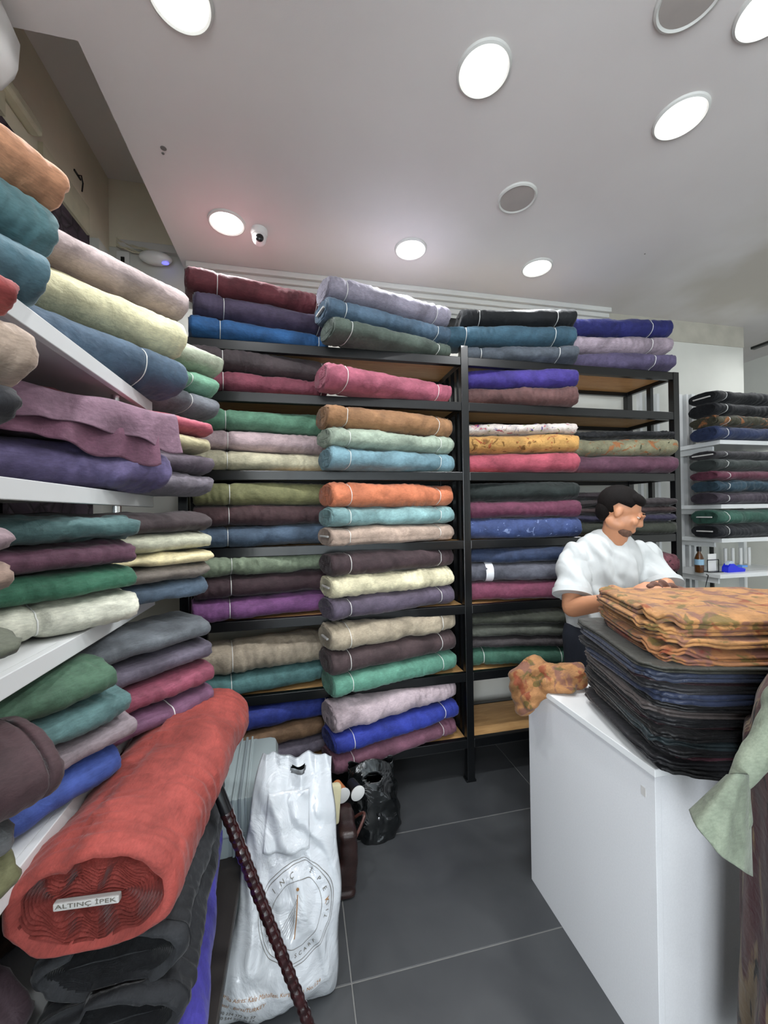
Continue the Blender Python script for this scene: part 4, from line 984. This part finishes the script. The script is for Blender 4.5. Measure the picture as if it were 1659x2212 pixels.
ff.append(tuple(range(nv_))[::-1]); o = meshobj('bag_film', V, ff, FILMB, bb); s5 = o.modifiers.new('t', 'SOLIDIFY'); s5.thickness = .001
remeshed(MB().ell((0, 0, .09), (.09, .055, .085)).ell((-.02, 0, .17), (.07, .04, .06)), 'contents', plain('contents_dark', hexc('221a20'), .6, nscale=20), .008, 2, bb)
MB().ell((.0, -.083, .12), (.006, .003, .007)).build('stud', CHROME, bb, True)

# ---------------------------------------------------------------- white rack on the right
wr_ = empty('white_slotted_shelving', (3.2, 2.58, 0)); tag(wr_, 'white slotted wall shelving right of the black rack', 'shelving rack')
def inq(mb, name, mat=WHITEM): o = mb.build(name, mat, wr_); o.location = (-3.2, -2.58, 0); return o
for k, (x, wd_) in enumerate(((2.98, .035), (3.035, .02), (3.08, .03))): inq(MB().box((x-wd_/2, 2.555-.01*k, 0), (x+wd_/2, 2.6, 2.46)), 'upright')
for x in (2.62, 2.70, 2.78): inq(MB().box((x-.012, 2.57, .2), (x+.012, 2.6, 2.46)), 'upright')
inq(MB().box((3.60, 2.56, 0), (3.63, 2.6, 2.46)), 'upright')
for x in (3.006, 3.3): inq(MB().box((x-.006, 2.572, 0), (x+.006, 2.6, 1.6)), 'slot_strip', BLACKM)
WL = [2.03, 1.575, 1.335]
for z in WL:
    inq(MB().box((2.9, 2.20, z-.03), (3.62, 2.56, z), .002), 'shelf')
    inq(MB().box((2.96, 2.3, z-.07), (2.975, 2.56, z-.03)), 'bracket')
inq(MB().box((2.84, 2.17, 1.06), (3.62, 2.56, 1.088), .002), 'desk_shelf')
inq(MB().box((2.86, 2.2, 1.02), (2.875, 2.56, 1.06)), 'bracket')
RG = 'dark fabric bolts on the right white shelving'
def rs_(l, place, items): stack(place, WL[l], (2.84, 2.27), (3.56, 2.29), items, .22, RG, end='L')
rs_(0, 'on upper right white shelf', [('night blue', '26345a', .1, {}), ('olive camouflage', '44412f', .075, dict(mat=FLORAL_OLIVE, wr=2)), ('plain black', '15171c', .09, {}), ('matt black', '181a1e', .09, dict(core=True))])
rs_(1, 'on middle right white shelf', [('plum charcoal', '443a46', .09, {}), ('teal navy', '2a4656', .082, dict(wr=2)), ('cherry wine', '6a2e44', .07, {}), ('dark slate green', '3a4240', .085, {}), ('graphite', '3c3a3e', .06, dict(core=True))])
rs_(2, 'on lower right white shelf', [('inky black', '202228', .1, dict(core=True)), ('hunter green', '28594a', .105, dict(core=True))])
for o in bpy.data.objects:
    if 'lower right white shelf' in o.get('label', ''):
        pass
# items on the desk shelf
ZS = 1.088
def at(px, Y): return onY(px, 1200, Y).x
bo = empty('bottle', (at(1510, 2.30), 2.30, ZS)); tag(bo, 'amber glass bottle with black cap and blue label', 'bottle')
AMB = plain('glass_amber', hexc('6a4220'), .08, nscale=10); AMB.node_tree.nodes['Principled BSDF'].inputs['Transmission Weight'].default_value = .5
MB().lathe([(.026, 0), (.028, .01), (.028, .10), (.018, .13), (.011, .14), (.011, .155)], seg=28).build('glass', AMB, bo, True)
MB().lathe([(.015, .152), (.015, .185)], seg=24).build('cap', PLAST_DK, bo, True)
MB().lathe([(.0285, .055), (.0285, .095)], seg=28).build('paper_label', plain('label_blue', hexc('8cb0c8'), .5), bo, True)
ch_ = empty('card_holder', (at(1540, 2.28), 2.28, ZS)); tag(ch_, 'black wire card holder with white papers', 'card holder')
mb = MB()
for x in (-.05, .05): mb.tube([(x, 0, .004), (x, 0, .085), (x*.9, .0, .09)], .003)
mb.tube([(-.05, 0, .088), (.05, 0, .088)], .003).tube([(-.05, 0, .004), (.05, 0, .004)], .003).box((-.055, -.03, 0), (.055, .05, .004)); mb.build('wire_frame', PLAST_DK, ch_)
for k in range(3): MB().box((-.03+.01*k, .012+.01*k, .004), (.045+.008*k, .013+.01*k, .13-.012*k)).build('paper_card', PLAST_W, ch_)
td = empty('tape_dispenser', (at(1583, 2.25), 2.25, ZS)); tag(td, 'bright blue tape dispenser on the small white shelf', 'tape dispenser')
BL = plain('plastic_blue', hexc('1828d0'), .3, nscale=8, namt=.04)
pr = [(-.075, 0), (.08, 0), (.085, .02), (.05, .03), (.02, .035), (-.02, .06), (-.05, .06), (-.072, .035)]
V = [(x, y, z) for y in (-.022, .022) for x, z in pr]; fc = [tuple(range(8)), tuple(range(15, 7, -1))]+[(k, k+8, (k+1) % 8+8, (k+1) % 8) for k in range(8)]
meshobj('dispenser_body', V, [f[::-1] for f in fc], BL, td, False); MB().bar((-.03, -.012, .052), (-.03, .012, .052), .028, seg=28).build('tape_roll', plain('tape_clear', hexc('b8c4d0'), .2), td, True)
MB().box((.06, -.02, .03), (.11, .02, .045), .004).build('cutter', plain('cutter_blue', hexc('5a90d8'), .4), td)
for k, px in enumerate((1567, 1583, 1600, 1618)):
    g_ = MB().lathe([(.011, 0), (.012, .14), (.009, .143), (.008, .02), (.001, .018)], (0, 0, 0), 20).build('glass_tube', PLAST_W, None, True)
    g_.location = (at(px, 2.48), 2.48, ZS); tag(g_, ['leftmost', 'second', 'third', 'rightmost'][k]+' slim white tube from the left, back of the small shelf', 'tube', 'slim white tubes on the small shelf')
cbx = MB(); p0 = Vector((at(1518, 2.2), 2.165, 1.09)); cbx.tube([p0+Vector((.02, .03, .004)), p0, p0+Vector((-.02, -.003, -.05)), p0+Vector((-.04, .0, -.14)), p0+Vector((-.05, .02, -.3))], .003, 6)
tag(cbx.build('power_cable', PLAST_DK, smooth=True), 'thin black cable hanging from the small white shelf', 'cable')
# black bracket and cable high on the right, black chair behind counter
p = onY(1640, 745, 2.55)
MB_ = MB().box((p.x-.10, 2.25, p.z-.02), (p.x+.35, 2.30, p.z+.01)).box((p.x-.02, 2.30, p.z-.02), (p.x+.02, 2.60, p.z+.0))
tag(MB_.build('wall_bracket', BLACKM), 'black metal bracket arm high on the right white wall', 'bracket')
cbx = MB(); cbx.tube([p+Vector((.18, -.27, 0)), p+Vector((.17, -.26, -.12)), p+Vector((.12, -.25, -.25)), p+Vector((.06, -.23, -.34))], .004, 6); tag(cbx.build('hanging_cable', CREAM, smooth=True), 'thin pale cable dangling from the black bracket', 'cable')
cw = folded('folded black cloth at the right of the counter behind the orange pile', '17181b', 2.02, 1.28, .62, .30, .10, H, .05, None, DARKM, seed=400, lobes=3)
cw2 = remeshed(MB().ell((0, 0, .10), (.11, .035, .10)).cap((0, .02, .02), (0, .0, .1), .02, .02), 'bag_hump', PLAST_DK, .006, 3); cw2.location = (2.28, 1.4, H); cw2.name = 'black_cushion'; tag(cw2, 'small black rounded object standing at the far right of the counter', 'cushion')
